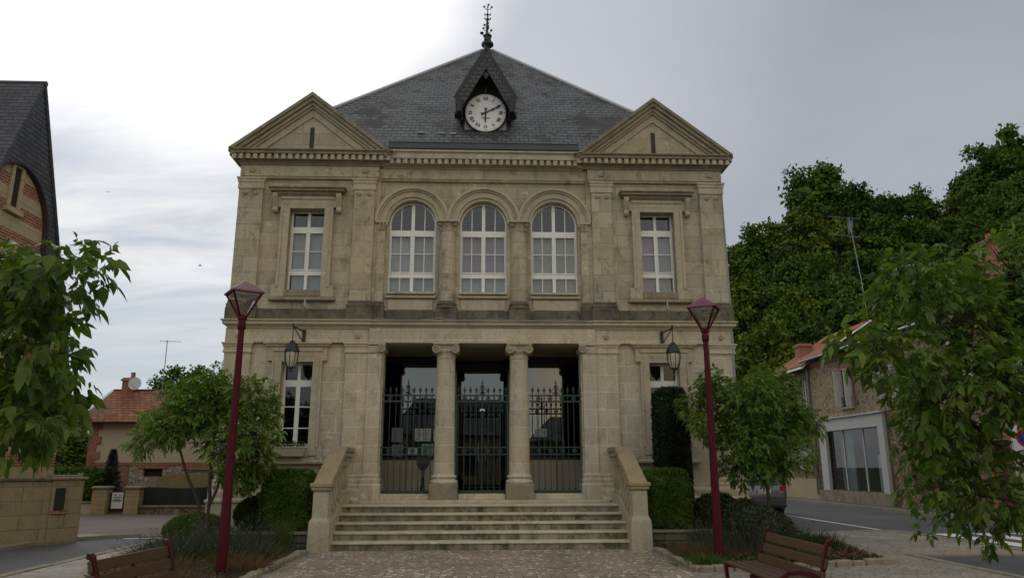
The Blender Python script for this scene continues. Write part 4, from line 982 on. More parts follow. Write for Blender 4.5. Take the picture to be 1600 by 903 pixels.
def finial_bar(mb, x, y, z0, z1, r=.010):
    mb.tube([(x, y, z0), (x, y, z1)], r, 6)
    mb.lathe([(.012, 0), (.024, .012), (.024, .022), (.012, .034)], (x, y, z1-.16), 8)
    mb.lathe([(.012, 0), (.022, .025), (.016, .05), (.028, .075), (.014, .10), (.003, .16)], (x, y, z1-.02), 8)
    for s in (-1, 1): mb.tube([(x, y, z1+.0), (x+s*.026, y, z1+.045), (x+s*.034, y, z1+.085)], [.010, .008, .003], 5)
def iron_gate(x0, x1, label, door=False):
    t = thing('iron_gate', label, 'gate', ((x0+x1)/2, 18.12, .99), 'iron gates between the porch columns')
    y = 18.12; zt = (3.285, 3.14); zl = (2.05, 1.885); zb = 1.03; n = 9
    for z, h in ((zt[0], .035), (zt[1], .04), (zl[0], .03), (zl[1], .03), (zb, .06)):
        mb = MB(); mb.box(x0, x1, y-.018, y+.018, z-h/2, z+h/2); mb.build('rail', 'green', t, bevel=.004)
    st = (x1-x0-.14)/(n-1)
    for k in range(n):
        x = x0+.07+st*k; mid = k == n//2
        mb = MB()
        if mid:
            mb.tube([(x, y, zb), (x, y, 3.42)], .02, 8)
            mb.lathe([(.02, 0), (.045, .02), (.05, .05), (.02, .08), (.035, .11), (.018, .14), (.03, .17), (.045, .19), (.012, .22), (.02, .27), (.003, .36)], (x, y, 3.32), 10)
            for s in (-1, 1):
                pts = [(x+s*(.02+.085*math.sin(a*math.pi/8)), y, 3.30+.02*a) for a in range(9)]; mb.tube(pts, .008, 5)
                mb.tube([(x, y, 3.47), (x+s*.05, y, 3.50), (x+s*.06, y, 3.46)], .008, 5)
        else: finial_bar(mb, x, y, zb, 3.37)
        mb.lathe([(.012, 0), (.026, .02), (.012, .04)], (x, y, zb+.05), 8)
        mb.build('bar', 'green', t, smooth=True)
    for k in range(4):
        x = x0+.07+st*(2*k+1)
        for za in ((zt[0]+zt[1])/2, (zl[0]+zl[1])/2):
            mb = MB(); r = .05
            mb.tube([(x+r*math.cos(a*math.pi/10), y-.012, za+r*math.sin(a*math.pi/10)) for a in range(21)], .010, 6)
            mb.lathe([(.036, 0), (.03, .018), (.012, .02), (.01, .03), (.002, .032)], (x, y, za), 12, 'y'); mb.build('roundel', 'green', t, smooth=True)
    if door:
        for x in (x0+.022, x1-.022):
            mb = MB(); mb.box(x-.022, x+.022, y-.024, y+.024, 1.0, 3.30); mb.build('stile', 'green', t, bevel=.004)
        mb = MB(); mb.box(-.055, .055, y-.05, y-.024, 2.93, 2.955).box(-.055, -.035, y-.05, y-.024, 2.90, 2.93).box(.035, .055, y-.05, y-.024, 2.90, 2.93); mb.build('bracket', 'paper', t)
iron_gate(-2.44, -1.15, 'verdigris green iron gate with spearheads in the left bay of the porch')
iron_gate(-.645, .645, 'verdigris green iron gate in the middle doorway of the porch', True)
iron_gate(1.15, 2.44, 'verdigris green iron gate with spearheads in the right bay of the porch')
pb = thing('post_box', 'dark post box on a turned pedestal before the left porch gate', 'post box', (-1.39, 17.88, .86))
mb = MB(); mb.rects(-1.54, -1.24, 17.78, 17.98, [(0, 1.64), (0, 1.80), (.015, 1.81), (.015, 1.84), (-.03, 1.87)], back=True); mb.loft([[(-1.39-a, 17.88-b, z), (-1.39+a, 17.88-b, z), (-1.39+a, 17.88+b, z), (-1.39-a, 17.88+b, z)] for a, b, z in ((.03, .03, 1.46), (.07, .05, 1.50), (.15, .1, 1.64))]); mb.build('box', 'postbox', pb, bevel=.006)
mb = MB(); mb.lathe([(.17, .86), (.16, .90), (.07, .93), (.05, 1.0), (.065, 1.06), (.03, 1.10), (.03, 1.25), (.05, 1.29), (.03, 1.33), (.035, 1.44), (.02, 1.47)], (-1.39, 17.88, 0), 14); mb.build('pedestal', 'postbox', pb, smooth=True)
pb.location = (-1.41, 18.26, .985); pb.scale.z = .87

def wall_lantern(x, sgn, label):
    t = thing('wall_lantern', label, 'lantern', (x, 17.98, 4.6), 'wall lanterns of the town hall')
    y = 17.38; xl = x
    mb = MB(); mb.box(x+sgn*.12-.035, x+sgn*.12+.035, 17.93, 17.985, 4.50, 4.86); mb.build('wall_plate', 'iron', t, bevel=.008)
    mb = MB(); mb.tube([(x+sgn*.12, 17.93, 4.80), (xl, y, 4.83)], .017, 6).tube([(x+sgn*.12, 17.93, 4.54), (x+sgn*.08, 17.7, 4.64), (xl, y+.02, 4.82)], .013, 6).tube([(xl, y, 4.80), (xl-sgn*.0, y-.01, 4.90)], [.016, .025], 6); mb.build('arm', 'iron', t, smooth=True)
    mb = MB()
    for k in range(7): mb.lathe([(.010, -.02), (.014, 0), (.010, .02)], (xl, y, 4.79-.045*k), 6)
    mb.build('chain', 'iron', t)
    mb = MB(); mb.lathe([(.02, 4.50), (.055, 4.48), (.06, 4.455), (.10, 4.42), (.15, 4.33), (.175, 4.26), (.18, 4.235), (.165, 4.225)], (xl, y, 0), 8); mb.build('hood', 'iron', t, bevel=.003)
    mb = MB(); mb.lathe([(.135, 4.225), (.14, 4.15), (.125, 3.99), (.085, 3.88), (.03, 3.85)], (xl, y, 0), 8); mb.build('glass', 'frost', t)
    mb = MB()
    for k in range(8):
        a = math.pi*(k+.0)/4; mb.tube([(xl+r*math.cos(a), y+r*math.sin(a), z) for r, z in ((.165, 4.23), (.16, 4.10), (.135, 3.96), (.08, 3.86), (.03, 3.83))], .008, 5)
    mb.lathe([(.03, 3.86), (.045, 3.835), (.02, 3.81), (.03, 3.78), (.004, 3.74)], (xl, y, 0), 8); mb.build('cage', 'iron', t)
wall_lantern(-4.47, 1, 'black iron lantern hanging over the left ground floor window')
wall_lantern(4.56, -1, 'black iron lantern hanging over the right ground floor window')
fb = thing('flower_box', 'pale flower box with small plants on the left ground floor sill', 'flower box', (-4.5, 17.9, 1.84))
mb = MB(); mb.loft([[(-4.5-a, 17.9-b, z), (-4.5+a, 17.9-b, z), (-4.5+a, 17.9+b, z), (-4.5-a, 17.9+b, z)] for a, b, z in ((.33, .09, 1.845), (.38, .12, 2.03), (.39, .13, 2.035), (.39, .13, 2.06))]); mb.build('box', 'terrac', fb, bevel=.008)
n = 500; p = np.column_stack([rng.uniform(-4.86, -4.14, n), rng.uniform(17.8, 18.0, n), rng.uniform(2.05, 2.17, n)*1.0])
V, T = diamonds(p, rdir(n)+[0, 0, .5], rdir(n), rng.uniform(.03, .06, n), rng.uniform(.015, .025, n)); np_mesh('plants', V, T, 'lf_dark', fb)
p = p[:70]+[0, 0, .03]; V, T = diamonds(p, rdir(70), rdir(70), np.full(70, .03), np.full(70, .025)); np_mesh('flowers', V, T, 'lf_rose', fb)

# ------------------------------------------------------------------ street lamps, benches, sign
def street_lamp(x, y, rz, label):
    t = thing('street_lamp', label, 'street lamp', (0, 0, 0), 'burgundy street lamps before the town hall')
    mb = MB(); mb.lathe([(.078, -.05), (.078, .9), (.072, .95), (.062, 2.2), (.048, 3.70), (.045, 3.84)], (0, 0, 0), 20); mb.lathe([(.14, 0), (.14, .03), (.09, .05)], (0, 0, 0), 20); mb.build('post', 'burg', t, smooth=True)
    mb = MB(); mb.lathe([(.05, 3.78), (.064, 3.80), (.064, 3.90), (.055, 3.92), (.055, 3.94), (.075, 3.96), (.075, 4.0), (.05, 4.03)], (0, 0, 0), 20); mb.build('collar', 'burg', t, smooth=True)
    h = .225
    for i, j in ((-1, -1), (1, -1), (1, 1), (-1, 1)):
        mb = MB(); mb.bar((i*.045, j*.045, 3.99), (i*h, j*h, 4.375), .026, .026); mb.build('bar', 'burg', t, bevel=.003)
    mb = MB(); q = h-.012
    for a, b in (((-1, -1), (1, -1)), ((1, -1), (1, 1)), ((1, 1), (-1, 1)), ((-1, 1), (-1, -1))):
        mb.poly([(a[0]*.04, a[1]*.04, 4.0), (b[0]*.04, b[1]*.04, 4.0), (b[0]*q, b[1]*q, 4.37), (a[0]*q, a[1]*q, 4.37)])
    mb.build('glazing', 'lamp_glass', t, recalc=False)
    mb = MB(); H = .262; sq = lambda r, z: [(-r, -r, z), (r, -r, z), (r, r, z), (-r, r, z)]
    mb.loft([sq(H, 4.375), sq(H, 4.405), sq(.02, 4.60)]); mb.build('cap', 'burg_cap', t, bevel=.004)
    mb = MB(); mb.loft([sq(.2, 4.350), sq(.2, 4.374)]); mb.build('reflector', 'sign_w', t)
    mb = MB(); mb.lathe([(.02, 4.22), (.045, 4.24), (.045, 4.34), (.03, 4.35)], (0, 0, 0), 12); mb.build('bulb', 'frost', t, smooth=True)
    t.location = (x, y, 0); t.rotation_euler.z = rz
    return t
street_lamp(-3.95, 12.08, R(32), 'burgundy street lamp standing before the left garden tree')
street_lamp(4.02, 13.05, R(-28), 'burgundy street lamp standing before the right garden tree')

def bench(loc, rz, L, label, near):
    """long axis along y, facing +x, back at x=0"""
    t = thing('park_bench', label, 'bench', (0, 0, 0), 'slatted park benches')
    for y in (.05, L-.05):
        mb = MB(); w = .022
        def strip(pts, th):
            for (a, b), (c, d) in zip(pts, pts[1:]): mb.bar((a, y, b), (c, y, d), th, .045)
        strip([(-.04, .0), (.0, .22), (.045, .40), (.0, .62), (-.055, .80), (-.075, .86)], .045)
        strip([(.045, .44), (.25, .43), (.46, .445)], .04); strip([(.47, .0), (.44, .2), (.46, .455)], .042)
        mb.lathe([(.028, -.03), (.034, 0), (.028, .03)], (-.09, y, .855), 10, 'y'); strip([(-.075, .86), (-.10, .85)], .04)
        mb.build('end_frame', 'bench_iron', t, bevel=.006)
        if y != (near*(L-.1)+.05): continue
        mb = MB(); pts = [(.035, .50), (.12, .55), (.24, .575), (.36, .56), (.45, .51), (.47, .45)]
        for (a, b), (c, d) in zip(pts, pts[1:]): mb.bar((a, y, b), (c, y, d), .03, .045)
        mb.build('armrest', 'bench_iron', t, bevel=.006)
    mb = MB()
    for (a, b), (c, d) in zip([(.045, .37), (.005, .60), (-.06, .80)], [(.005, .60), (-.06, .80), (-.06, .80)]):
        if (a, b) != (c, d): mb.bar((a-.03, L/2, b), (c-.03, L/2, d), .02, .04)
    mb.bar((.04, L/2, .43), (.46, L/2, .43), .02, .04); mb.build('middle_bracket', 'bench_iron', t)
    for k in range(3):
        z = .53+.12*k; x = .050-.045*k-.02; mb = MB()
        q = [(-.016, -.05), (.016, -.05), (.016, .05), (-.016, .05)]; ca, sa = math.cos(R(16)), math.sin(R(16))
        mb.loft([[(x+i*ca-j*sa, yy, z+i*sa+j*ca) for i, j in q] for yy in (.0, L)]); mb.build('back_slat', 'wood', t, bevel=.008)
    for k in range(4):
        x = .10+.105*k; mb = MB(); mb.box(x-.044, x+.044, 0, L, .458, .488); mb.build('seat_slat', 'wood', t, bevel=.008)
    t.location = loc; t.rotation_euler.z = rz
    return t
bench((-3.30, 6.84, 0), R(-6), 1.36, 'wooden slatted bench with burgundy frame, its back to the road on the left', 0)
bench((3.40, 9.38, 0), R(180), 1.75, 'wooden slatted bench with burgundy frame beside the right flower bed', 1)

sg = thing('no_parking_sign', 'round blue and red no parking sign on white board at right', 'road sign', (15.25, 20.6, 0))
mb = MB(); mb.tube([(15.25, 20.66, -.05), (15.25, 20.66, 3.2)], .035, 10); mb.build('post', 'iron', sg, smooth=True)
mb = MB(); mb.box(14.93, 15.63, 20.60, 20.62, 1.98, 2.70); mb.build('board', 'sign_w', sg, bevel=.004)
mb = MB(); mb.disc_y(15.26, 20.60, 2.36, .245, .01, 32); mb.build('disc', 'sign_b', sg)
mb = MB(); mb.arc_band(15.26, 2.36, .19, .247, 20.582, 20.60, 0, 2*math.pi, 40); mb.bar((15.26-.15, 20.586, 2.36+.15), (15.26+.15, 20.586, 2.36-.15), .008, .05); mb.build('ring', 'sign_r', sg)

# ------------------------------------------------------------------ ground
def sheet(name, pts, z, mat, thick=.25):
    mb = MB(); mb.prism_z(pts, z-thick, z); o = mb.build(name, mat); return tag(o, kind='structure')
def rect(a, b, c, d): return [(a, c), (b, c), (b, d), (a, d)]
o = MB(); o.quad((-900, -900, -.3), (900, -900, -.3), (900, 900, -.3), (-900, 900, -.3)); tag(o.build('ground', 'ground', recalc=False), kind='structure')
sheet('side_street', [(-60, 18.9), (-6.9, 19.3), (-6.4, 31), (-60, 29.5)], -.034, 'asph_red')
sheet('road', [(-9.75, -30), (-7.40, -30), (-7.40, 19.1), (-8.8, 18.9), (-9.2, 18.3), (-9.6, 17.2), (-9.75, 15.5)], -.030, 'asphalt')
sheet('road', [(8.05, -30), (40, -30), (15.0, 14.1), (8.05, 14.1)], -.030, 'asphalt')
sheet('road', [(10.65, 14.1), (15.0, 14.1), (15.0, 70), (8.2, 70), (8.2, 19.35), (10.65, 19.35)], -.030, 'asphalt')
sheet('plaza', rect(-3.22, 3.22, -8, 15.50), .0, 'setts_p')
sheet('plaza', [(-7.22, -14), (-3.23, -14), (-3.23, 18.3), (-7.22, 18.8)], -.004, 'setts_g')
sheet('plaza', [(3.23, -14), (7.87, -14), (7.87, 14.32), (10.45, 14.32), (10.45, 19.15), (8.0, 19.15), (3.23, 18.3)], -.004, 'setts_g')
sheet('pavement', [(-30, 10), (-10.0, 10), (-9.93, 15.5), (-9.8, 17.2), (-9.4, 18.2), (-9.0, 18.75), (-8.3, 19.0), (-13, 20), (-30, 18)], .03, 'setts_g')
sheet('pavement', [(15.18, 14), (18, 14), (18, 70), (15.18, 70)], .06, 'asphalt')
def kerb(pts, w=.16, z=.004, mat='kerb', n=None, closed=False, name='kerb'):
    mb = MB()
    for (a, b), (c, d) in zip(pts, pts[1:]):
        L = math.hypot(c-a, d-b); k = max(1, int(L/.9)); ux, uy = (c-a)/L, (d-b)/L
        for i in range(k):
            s0, s1 = L*i/k+.006, L*(i+1)/k-.006; zz_ = z+random.uniform(-.006, .006)
            q = [(a+ux*s0-uy*w/2, b+uy*s0+ux*w/2), (a+ux*s0+uy*w/2, b+uy*s0-ux*w/2), (a+ux*s1+uy*w/2, b+uy*s1-ux*w/2), (a+ux*s1-uy*w/2, b+uy*s1+ux*w/2)]
            mb.prism_z(q, -.2, zz_)
    return tag(mb.build(name, mat, bevel=.01), kind='structure')
kerb([(-7.31, -20), (-7.31, 19.0)], .16, .015)
kerb([(-9.84, -10), (-9.84, 15.5), (-9.70, 17.2), (-9.3, 18.25), (-8.9, 18.83), (-8.2, 19.08)], .16, .05)
kerb([(7.96, -10), (7.96, 14.21), (10.55, 14.21), (10.55, 19.25), (8.1, 19.25)], .16, .012)
kerb([(15.09, 14), (15.09, 60)], .17, .08)
kerb([(-3.14, -4), (-3.14, 15.05)], .05, .003); kerb([(3.14, -4), (3.14, 15.05)], .05, .003)
def paint(name, pts): return tag(MB().poly([(x, y, -.0255) for x, y in pts]).build(name, 'paint', recalc=False), kind='structure')
paint('road_marking', [(-8.4, 18.62), (-7.42, 18.84), (-7.42, 18.98), (-8.45, 18.74)])
for k in range(5): c = 11.35+.98*k; paint('zebra_stripe', rect(c-.25, c+.25, 15.3, 18.7)) if c < 14.9 else None
paint('road_marking', [(10.38, 19.9), (10.50, 19.9), (10.28, 40), (10.18, 40)])
# beds with their kerbs of rough stone
def bed(pts, name='flower_bed'):
    mb = MB(); cx = sum(p[0] for p in pts)/len(pts); cy = sum(p[1] for p in pts)/len(pts)
    mb.loft([[(x, y, -.1) for x, y in pts], [(x, y, .015) for x, y in pts], [(cx+(x-cx)*.93, cy+(y-cy)*.93, .035) for x, y in pts]])
    return tag(mb.build(name, 'soil'), kind='structure')
LB = [(-3.46, 9.2), (-3.46, 15.62), (-3.46, 17.8), (-6.95, 17.8), (-6.95, 16.6), (-6.2, 12.9), (-4.9, 9.2)]
RB = [(3.46, 12.16), (6.85, 12.98), (7.45, 16.3), (7.3, 17.8), (3.46, 17.8)]
bed(LB); bed(RB)
def rough_kerb(pts):
    mb = MB()
    for (a, b), (c, d) in zip(pts, pts[1:]):
        L = math.hypot(c-a, d-b); ux, uy = (c-a)/L, (d-b)/L; s = 0
        while s < L-.1:
            l = random.uniform(.2, .36); e = min(L, s+l); w = random.uniform(.06, .08); h = random.uniform(.06, .10)
            j = lambda: random.uniform(-.014, .014)
            q = [(a+ux*u-uy*v+j(), b+uy*u+ux*v+j()) for u, v in ((s+.012, w), (s+.012, -w), (e-.012, -w), (e-.012, w))]
            mb.loft([[(x, y, -.1) for x, y in q], [(x, y, h-.02) for x, y in q], [(x+(sum(p[0] for p in q)/4-x)*.2, y+(sum(p[1] for p in q)/4-y)*.2, h) for x, y in q]]); s = e
    return tag(mb.build('kerb', 'kerb', bevel=.012), kind='structure')
rough_kerb([(-3.40, 9.2), (-3.40, 15.15)]); rough_kerb([(-6.98, 17.2), (-6.98, 16.6), (-6.25, 12.9), (-4.95, 9.2), (-3.40, 9.2)])
rough_kerb([(3.40, 15.1), (3.40, 12.10), (6.92, 12.93), (7.52, 16.3), (7.36, 17.6)])
for s, lab in ((-1, 'low mossy block wall under the clipped hedge on the left'), (1, 'low mossy block wall under the clipped hedge on the right')):
    t = thing('planter_wall', lab, 'low wall', (s*4.2, 15.7, 0), 'planter walls beside the entrance steps')
    a, b = sorted((s*3.40, s*5.3)); mb = MB()
    for z0, z1, off in ((-.05, .13, 0), (.14, .29, .3)):
        x = a
        while x < b-.05:
            e = min(b, x+(.62 if x > a or not off else .32)); mb.box(x+.004, e-.004, 15.62, 15.84, z0, z1-.006); x = e
    mb.build('blocks', 'stone_crust', t, bevel=.01); mb = MB(); mb.box(a-.02, b, 15.58, 15.88, .292, .345); mb.build('coping', 'stone_dark', t, bevel=.012)
    mb = MB(); mb.box(a, b, 15.85, 17.75, .0, .27); mb.build('earth_fill', 'soil', t)

# ------------------------------------------------------------------ planting
def join(parts):
    V, T, o = [], [], 0
    for v, t in parts: V.append(v); T.append(t+o); o += len(v)
    return np.concatenate(V), np.concatenate(T)
def shell_points(n, ell, lo=.45):
    """points in the outer part of an ellipsoid"""
    c, r = np.array(ell[:3]), np.array(ell[3:6]) if len(ell) > 4 else np.array([ell[3]]*3)
    d = rdir(n); rr = lo+(1-lo)*rng.random(n)**.6
    return c+d*r*rr[:, None], d
def leafy_tree(name, label, cat, base, stems, blobs, size, dens, mat, group=None, bark='bark', wl=.42, twig=.22, pairs=2, seed=1, lo=.2, sag=.45, lsag=.25):
    """stems: list of (points, r0, r1); blobs: (x,y,z,r); leaves hang in compound sprays round the blobs"""
    global rng
    rng = np.random.default_rng(seed); rnd = random.Random(seed)
    t = thing(name, label, cat, base, group)
    mb = MB(); nodes = []
    for pts, r0, r1 in stems:
        P_ = [Vector(p) for p in pts]; fine = []
        for a, b in zip(P_, P_[1:]):
            m = max(2, int((b-a).length/.15))
            for k in range(m): fine.append(a.lerp(b, k/m)+Vector((rnd.gauss(0, .012), rnd.gauss(0, .012), 0)))
        fine.append(P_[-1]); n = len(fine)
        mb.tube(fine, [r0+(r1-r0)*i/(n-1) for i in range(n)], 8); nodes += [(p, r0+(r1-r0)*i/(n-1)) for i, p in enumerate(fine) if i > n*.35]
    mb.build('trunk', bark, t, smooth=True)
    mb = MB(); pp, ax = [], []
    order = sorted(blobs, key=lambda b: min((Vector(b[:3])-p).length for p, _ in nodes))
    for b in order:
        c = Vector(b[:3]); r = b[3]
        p0, rr = min(nodes, key=lambda q: (c-q[0]).length+.4*max(0, q[0].z-c.z))
        mid = p0.lerp(c, .5)+Vector((rnd.gauss(0, .05), rnd.gauss(0, .05), .12*(c-p0).length))
        path = [p0, p0.lerp(mid, .5)+Vector((0, 0, .03)), mid, mid.lerp(c, .5), c]
        r0 = min(rr*.7, .012+.03*r); mb.tube(path, [r0, r0*.8, r0*.65, r0*.5, r0*.35], 6)
        nodes += [(q, r0*.5) for q in path[2:]]
        n = max(6, int(dens*r*r)); pts, d = shell_points(n, (b[0], b[1], b[2], r, r, r*.85), lo)
        keep = rng.random(n) < np.where(d[:, 2] < -.3, .75, 1.)
        pts, d = pts[keep], d[keep]
        for k in range(0, len(pts), max(1, int(1/twig))):
            q = Vector(pts[k]); mb.tube([c.lerp(path[3], rnd.random()), c.lerp(q, .6)+Vector((0, 0, .04*r)), q], [r0*.33, r0*.22, .002], 4)
        pp.append(pts); ax.append(d*.7+rng.normal(size=d.shape)*.45+np.array([0, 0, -sag]))
    mb.build('limb', bark, t, smooth=True)
    pp, ax = np.concatenate(pp), np.concatenate(ax)
    V, T = compound(pp, ax, size*(.5+.85*rng.random(len(pp))), wl, pairs, lsag)
    np_mesh('crown', V, T, mat, t)
    return t
NR = [(3.83,6.21,3.24,.34),(4.4,6.55,3.28,.35),(4.28,6.36,2.87,.42),(4.98,6.61,3.36,.47),(4.82,6.64,2.81,.5),(3.2,6.02,2.63,.22),(3.39,5.96,2.46,.26),(4.1,6.87,2.41,.33),(4.11,6.24,2.28,.47),(4.5,6.21,2.28,.36),(4.27,7.05,1.94,.34),(4.22,6.47,1.86,.35),(4.1,6.6,1.72,.27),(4.5,6.6,1.58,.27),(3.95,6.3,2.12,.28),(3.55,6.15,2.58,.24),(4.65,6.4,1.28,.2),(3.25,6.05,2.55,.16),(3.97,6.47,1.42,.27),(4.28,6.65,1.2,.24),(4.22,6.12,1.38,.19),(3.9,6.65,3.23,.23),(3.47,6.9,2.69,.15),(4.34,6.53,1.05,.13),(3.98,6.77,1.08,.11),(5.37,6.69,2.94,.53),(4.7,6.02,2.35,.36),(5.59,6.78,3.74,.42),(5.6,6.2,3.2,.5),(5.9,6.6,2.4,.5)]
leafy_tree('square_tree', 'broad leafed tree with drooping leaflets leaning in at the right edge', 'tree', (5.6, 6.6, 0),
    [([(5.6, 6.6, -.05), (5.58, 6.6, .9), (5.52, 6.58, 1.5), (5.45, 6.55, 2.3), (5.4, 6.55, 3.2)], .075, .03), ([(5.54, 6.58, 1.25), (4.9, 6.55, 1.6), (4.45, 6.5, 1.85), (4.1, 6.45, 2.2)], .035, .012), ([(5.5, 6.57, 1.7), (5.0, 6.5, 2.1), (4.5, 6.4, 2.5), (3.9, 6.2, 2.9)], .035, .012), ([(5.55, 6.6, 1.1), (4.9, 6.5, 1.25), (4.3, 6.5, 1.35)], .025, .009)],
    NR, .086, 800, 'lf_near', seed=5, wl=.50, sag=.1, lsag=.15)
NL = [(-2.98,4.66,2.74,.25),(-2.65,4.46,2.74,.2),(-2.39,4.27,2.79,.14),(-2.6,4.86,3.0,.09),(-2.8,4.58,2.36,.3),(-2.72,4.75,2.6,.16),(-2.94,4.87,2.04,.32),(-2.7,4.75,2.07,.17),(-2.74,4.89,2.35,.13),(-2.75,4.53,1.82,.18),(-2.6,4.81,2.16,.08),(-2.61,4.56,1.85,.13),(-3.34,4.9,2.54,.35),(-3.24,4.87,2.04,.34),(-2.65,4.32,2.86,.11),(-2.34,4.35,2.71,.07),(-3.1,4.4,2.9,.2)]
leafy_tree('square_tree', 'broad leafed tree with large drooping leaflets at the left edge', 'tree', (-3.6, 4.8, 0),
    [([(-3.6, 4.8, -.05), (-3.58, 4.8, 1.0), (-3.5, 4.78, 2.0), (-3.4, 4.75, 2.9)], .07, .025), ([(-3.55, 4.8, 1.5), (-3.1, 4.75, 1.9), (-2.8, 4.7, 2.2)], .03, .009), ([(-3.5, 4.78, 2.0), (-3.1, 4.65, 2.45), (-2.7, 4.45, 2.75)], .03, .009)],
    NL, .084, 1050, 'lf_left', seed=8, wl=.52, sag=.3)
GL = [(-5.55,15.87,2.9,.62),(-4.73,15.34,2.99,.52),(-5.93,15.53,2.74,.55),(-6.28,15.2,2.41,.46),(-6.77,15.41,2.1,.27),(-5.15,15.29,2.1,.5),(-4.52,15.25,2.22,.46),(-4.37,15.49,2.74,.27),(-5.59,15.48,3.35,.3),(-6.34,15.8,3.1,.3),(-4.94,15.58,1.47,.4),(-4.69,15.83,1.4,.28),(-5.94,15.76,3.2,.28),(-6.85,15.89,2.6,.2),(-4.51,15.57,1.72,.3)]
leafy_tree('garden_tree', 'small multi stemmed garden tree in the left flower bed', 'tree', (-5.4, 15.4, .1),
    [([(-5.45, 15.4, .05), (-5.6, 15.45, .9), (-5.95, 15.4, 1.7), (-6.15, 15.35, 2.3)], .045, .016), ([(-5.38, 15.4, .05), (-5.40, 15.45, 1.2), (-5.42, 15.5, 2.2), (-5.5, 15.6, 3.0)], .045, .016), ([(-5.34, 15.36, .9), (-5.1, 15.35, 1.7), (-4.75, 15.35, 2.5)], .03, .012)],
    GL, .098, 1500, 'lf_gard', 'small trees in the flower beds', seed=3, wl=.38, sag=.1, lsag=.05)
GR = [(5.6,15.06,2.95,.62),(5.16,15.76,3.0,.5),(4.56,15.86,2.86,.38),(4.92,15.8,3.35,.32),(6.17,15.47,3.1,.55),(6.44,15.61,2.49,.52),(5.42,15.11,2.21,.58),(4.97,15.73,2.37,.42),(6.86,15.47,2.48,.3),(5.8,15.18,1.7,.46),(6.32,14.96,1.88,.33),(5.33,15.75,1.57,.36),(6.09,15.89,3.5,.26),(4.41,14.99,2.46,.24)]
leafy_tree('garden_tree', 'small slender stemmed garden tree in the right flower bed', 'tree', (5.75, 15.2, .1),
    [([(5.75, 15.2, .05), (5.76, 15.2, 1.0), (5.72, 15.22, 1.8), (5.65, 15.25, 2.9)], .045, .015), ([(5.73, 15.2, 1.2), (5.3, 15.4, 1.9), (4.95, 15.6, 2.6)], .025, .01), ([(5.75, 15.2, 1.4), (6.1, 15.3, 2.0), (6.4, 15.5, 2.6)], .025, .01)],
    GR, .098, 1500, 'lf_gard', 'small trees in the flower beds', seed=4, wl=.38, sag=.1, lsag=.05)

def clipped(name, label, x0, x1, y0, y1, z0, z1, n, mat, lsz, group=None, rnd=.085, round_=False, seed=2):
    """a clipped shrub: leaves standing on and just under its surface, over a twiggy inside"""
    global rng
    rng = np.random.default_rng(seed)
    c = np.array([(x0+x1)/2, (y0+y1)/2, (z0+z1)/2]); h = np.array([(x1-x0)/2, (y1-y0)/2, (z1-z0)/2])
    t = thing(name, label, 'shrub' if round_ else 'hedge', (c[0], c[1], z0), group)
    d = rdir(n)
    if round_: s = d
    else:
        k = 7. if not round_ else 2.
        s = d/np.linalg.norm(np.abs(d), ord=k, axis=1, keepdims=True) if False else d/((np.abs(d)**k).sum(1, keepdims=True))**(1/k)
    jit = 1-np.abs(rng.normal(size=(n, 1)))*rnd+ .02*np.sin(7*d[:, :1]*3+5*d[:, 2:3])
    p = c+s*h*jit; p = p[p[:, 2] > z0+.01]; dd = (p-c)/h; n = len(p)
    V, T = diamonds(p, unit(dd**3)*.8+rdir(n)*.9+[0, 0, .25], rdir(n), lsz*(.6+.8*rng.random(n)), lsz*.5*(.7+.6*rng.random(n)))
    np_mesh('foliage', V, T, mat, t)
    mb = MB(); q = []
    core = MB(); N = 14
    rings = []
    for i in range(N+1):
        ph = math.pi*i/N; ring = []
        for k in range(20):
            th = 2*math.pi*k/20; v = np.array([math.sin(ph)*math.cos(th), math.sin(ph)*math.sin(th), -math.cos(ph)])
            if not round_: v = v/((np.abs(v)**7).sum())**(1/7)
            w_ = c+v*h*.86; ring.append((w_[0], w_[1], max(z0, w_[2])))
        rings.append(ring)
    core.loft(rings, cap=False); core.build('inner_foliage', mat, t, smooth=True)
    return t
clipped('box_hedge', 'square clipped hedge beside the left newel post of the steps', -4.52, -3.5, 15.75, 16.6, .28, 1.53, 15000, 'lf_box', .055, 'clipped hedges beside the steps', seed=21)
clipped('box_hedge', 'square clipped hedge beside the right newel post of the steps', 3.46, 4.36, 15.7, 16.5, .28, 1.53, 14000, 'lf_box', .055, 'clipped hedges beside the steps', seed=22)
clipped('round_shrub', 'dark rounded clipped shrub left of the square hedge', -5.15, -4.25, 15.9, 16.8, .25, 1.0, 7000, 'lf_dark', .05, round_=True, seed=23)
clipped('round_shrub', 'low spreading green shrub at the left end of the flower bed', -6.5, -5.2, 15.6, 16.7, .02, .66, 8000, 'lf_box', .055, round_=True, seed=24)
clipped('yew_column', 'tall dark clipped yew column before the right ground floor window', 3.96, 4.66, 16.65, 17.4, .25, 3.32, 26000, 'lf_yew', .06, rnd=.05, seed=25)
clipped('round_shrub', 'dark shrub between the clipped hedge and the right garden tree', 4.4, 5.5, 15.6, 16.5, .05, 1.05, 7000, 'lf_dark', .06, round_=True, rnd=.12, seed=26)
clipped('round_shrub', 'grey green shrub at the foot of the right garden tree', 4.9, 5.75, 14.9, 15.9, .05, .95, 8000, 'lf_lav', .06, round_=True, rnd=.2, seed=27)
clipped('round_shrub', 'dark loose shrub behind the right bench and the lamp', 4.7, 5.9, 14.0, 15.0, .05, .82, 7000, 'lf_lav', .06, round_=True, rnd=.2, seed=28)

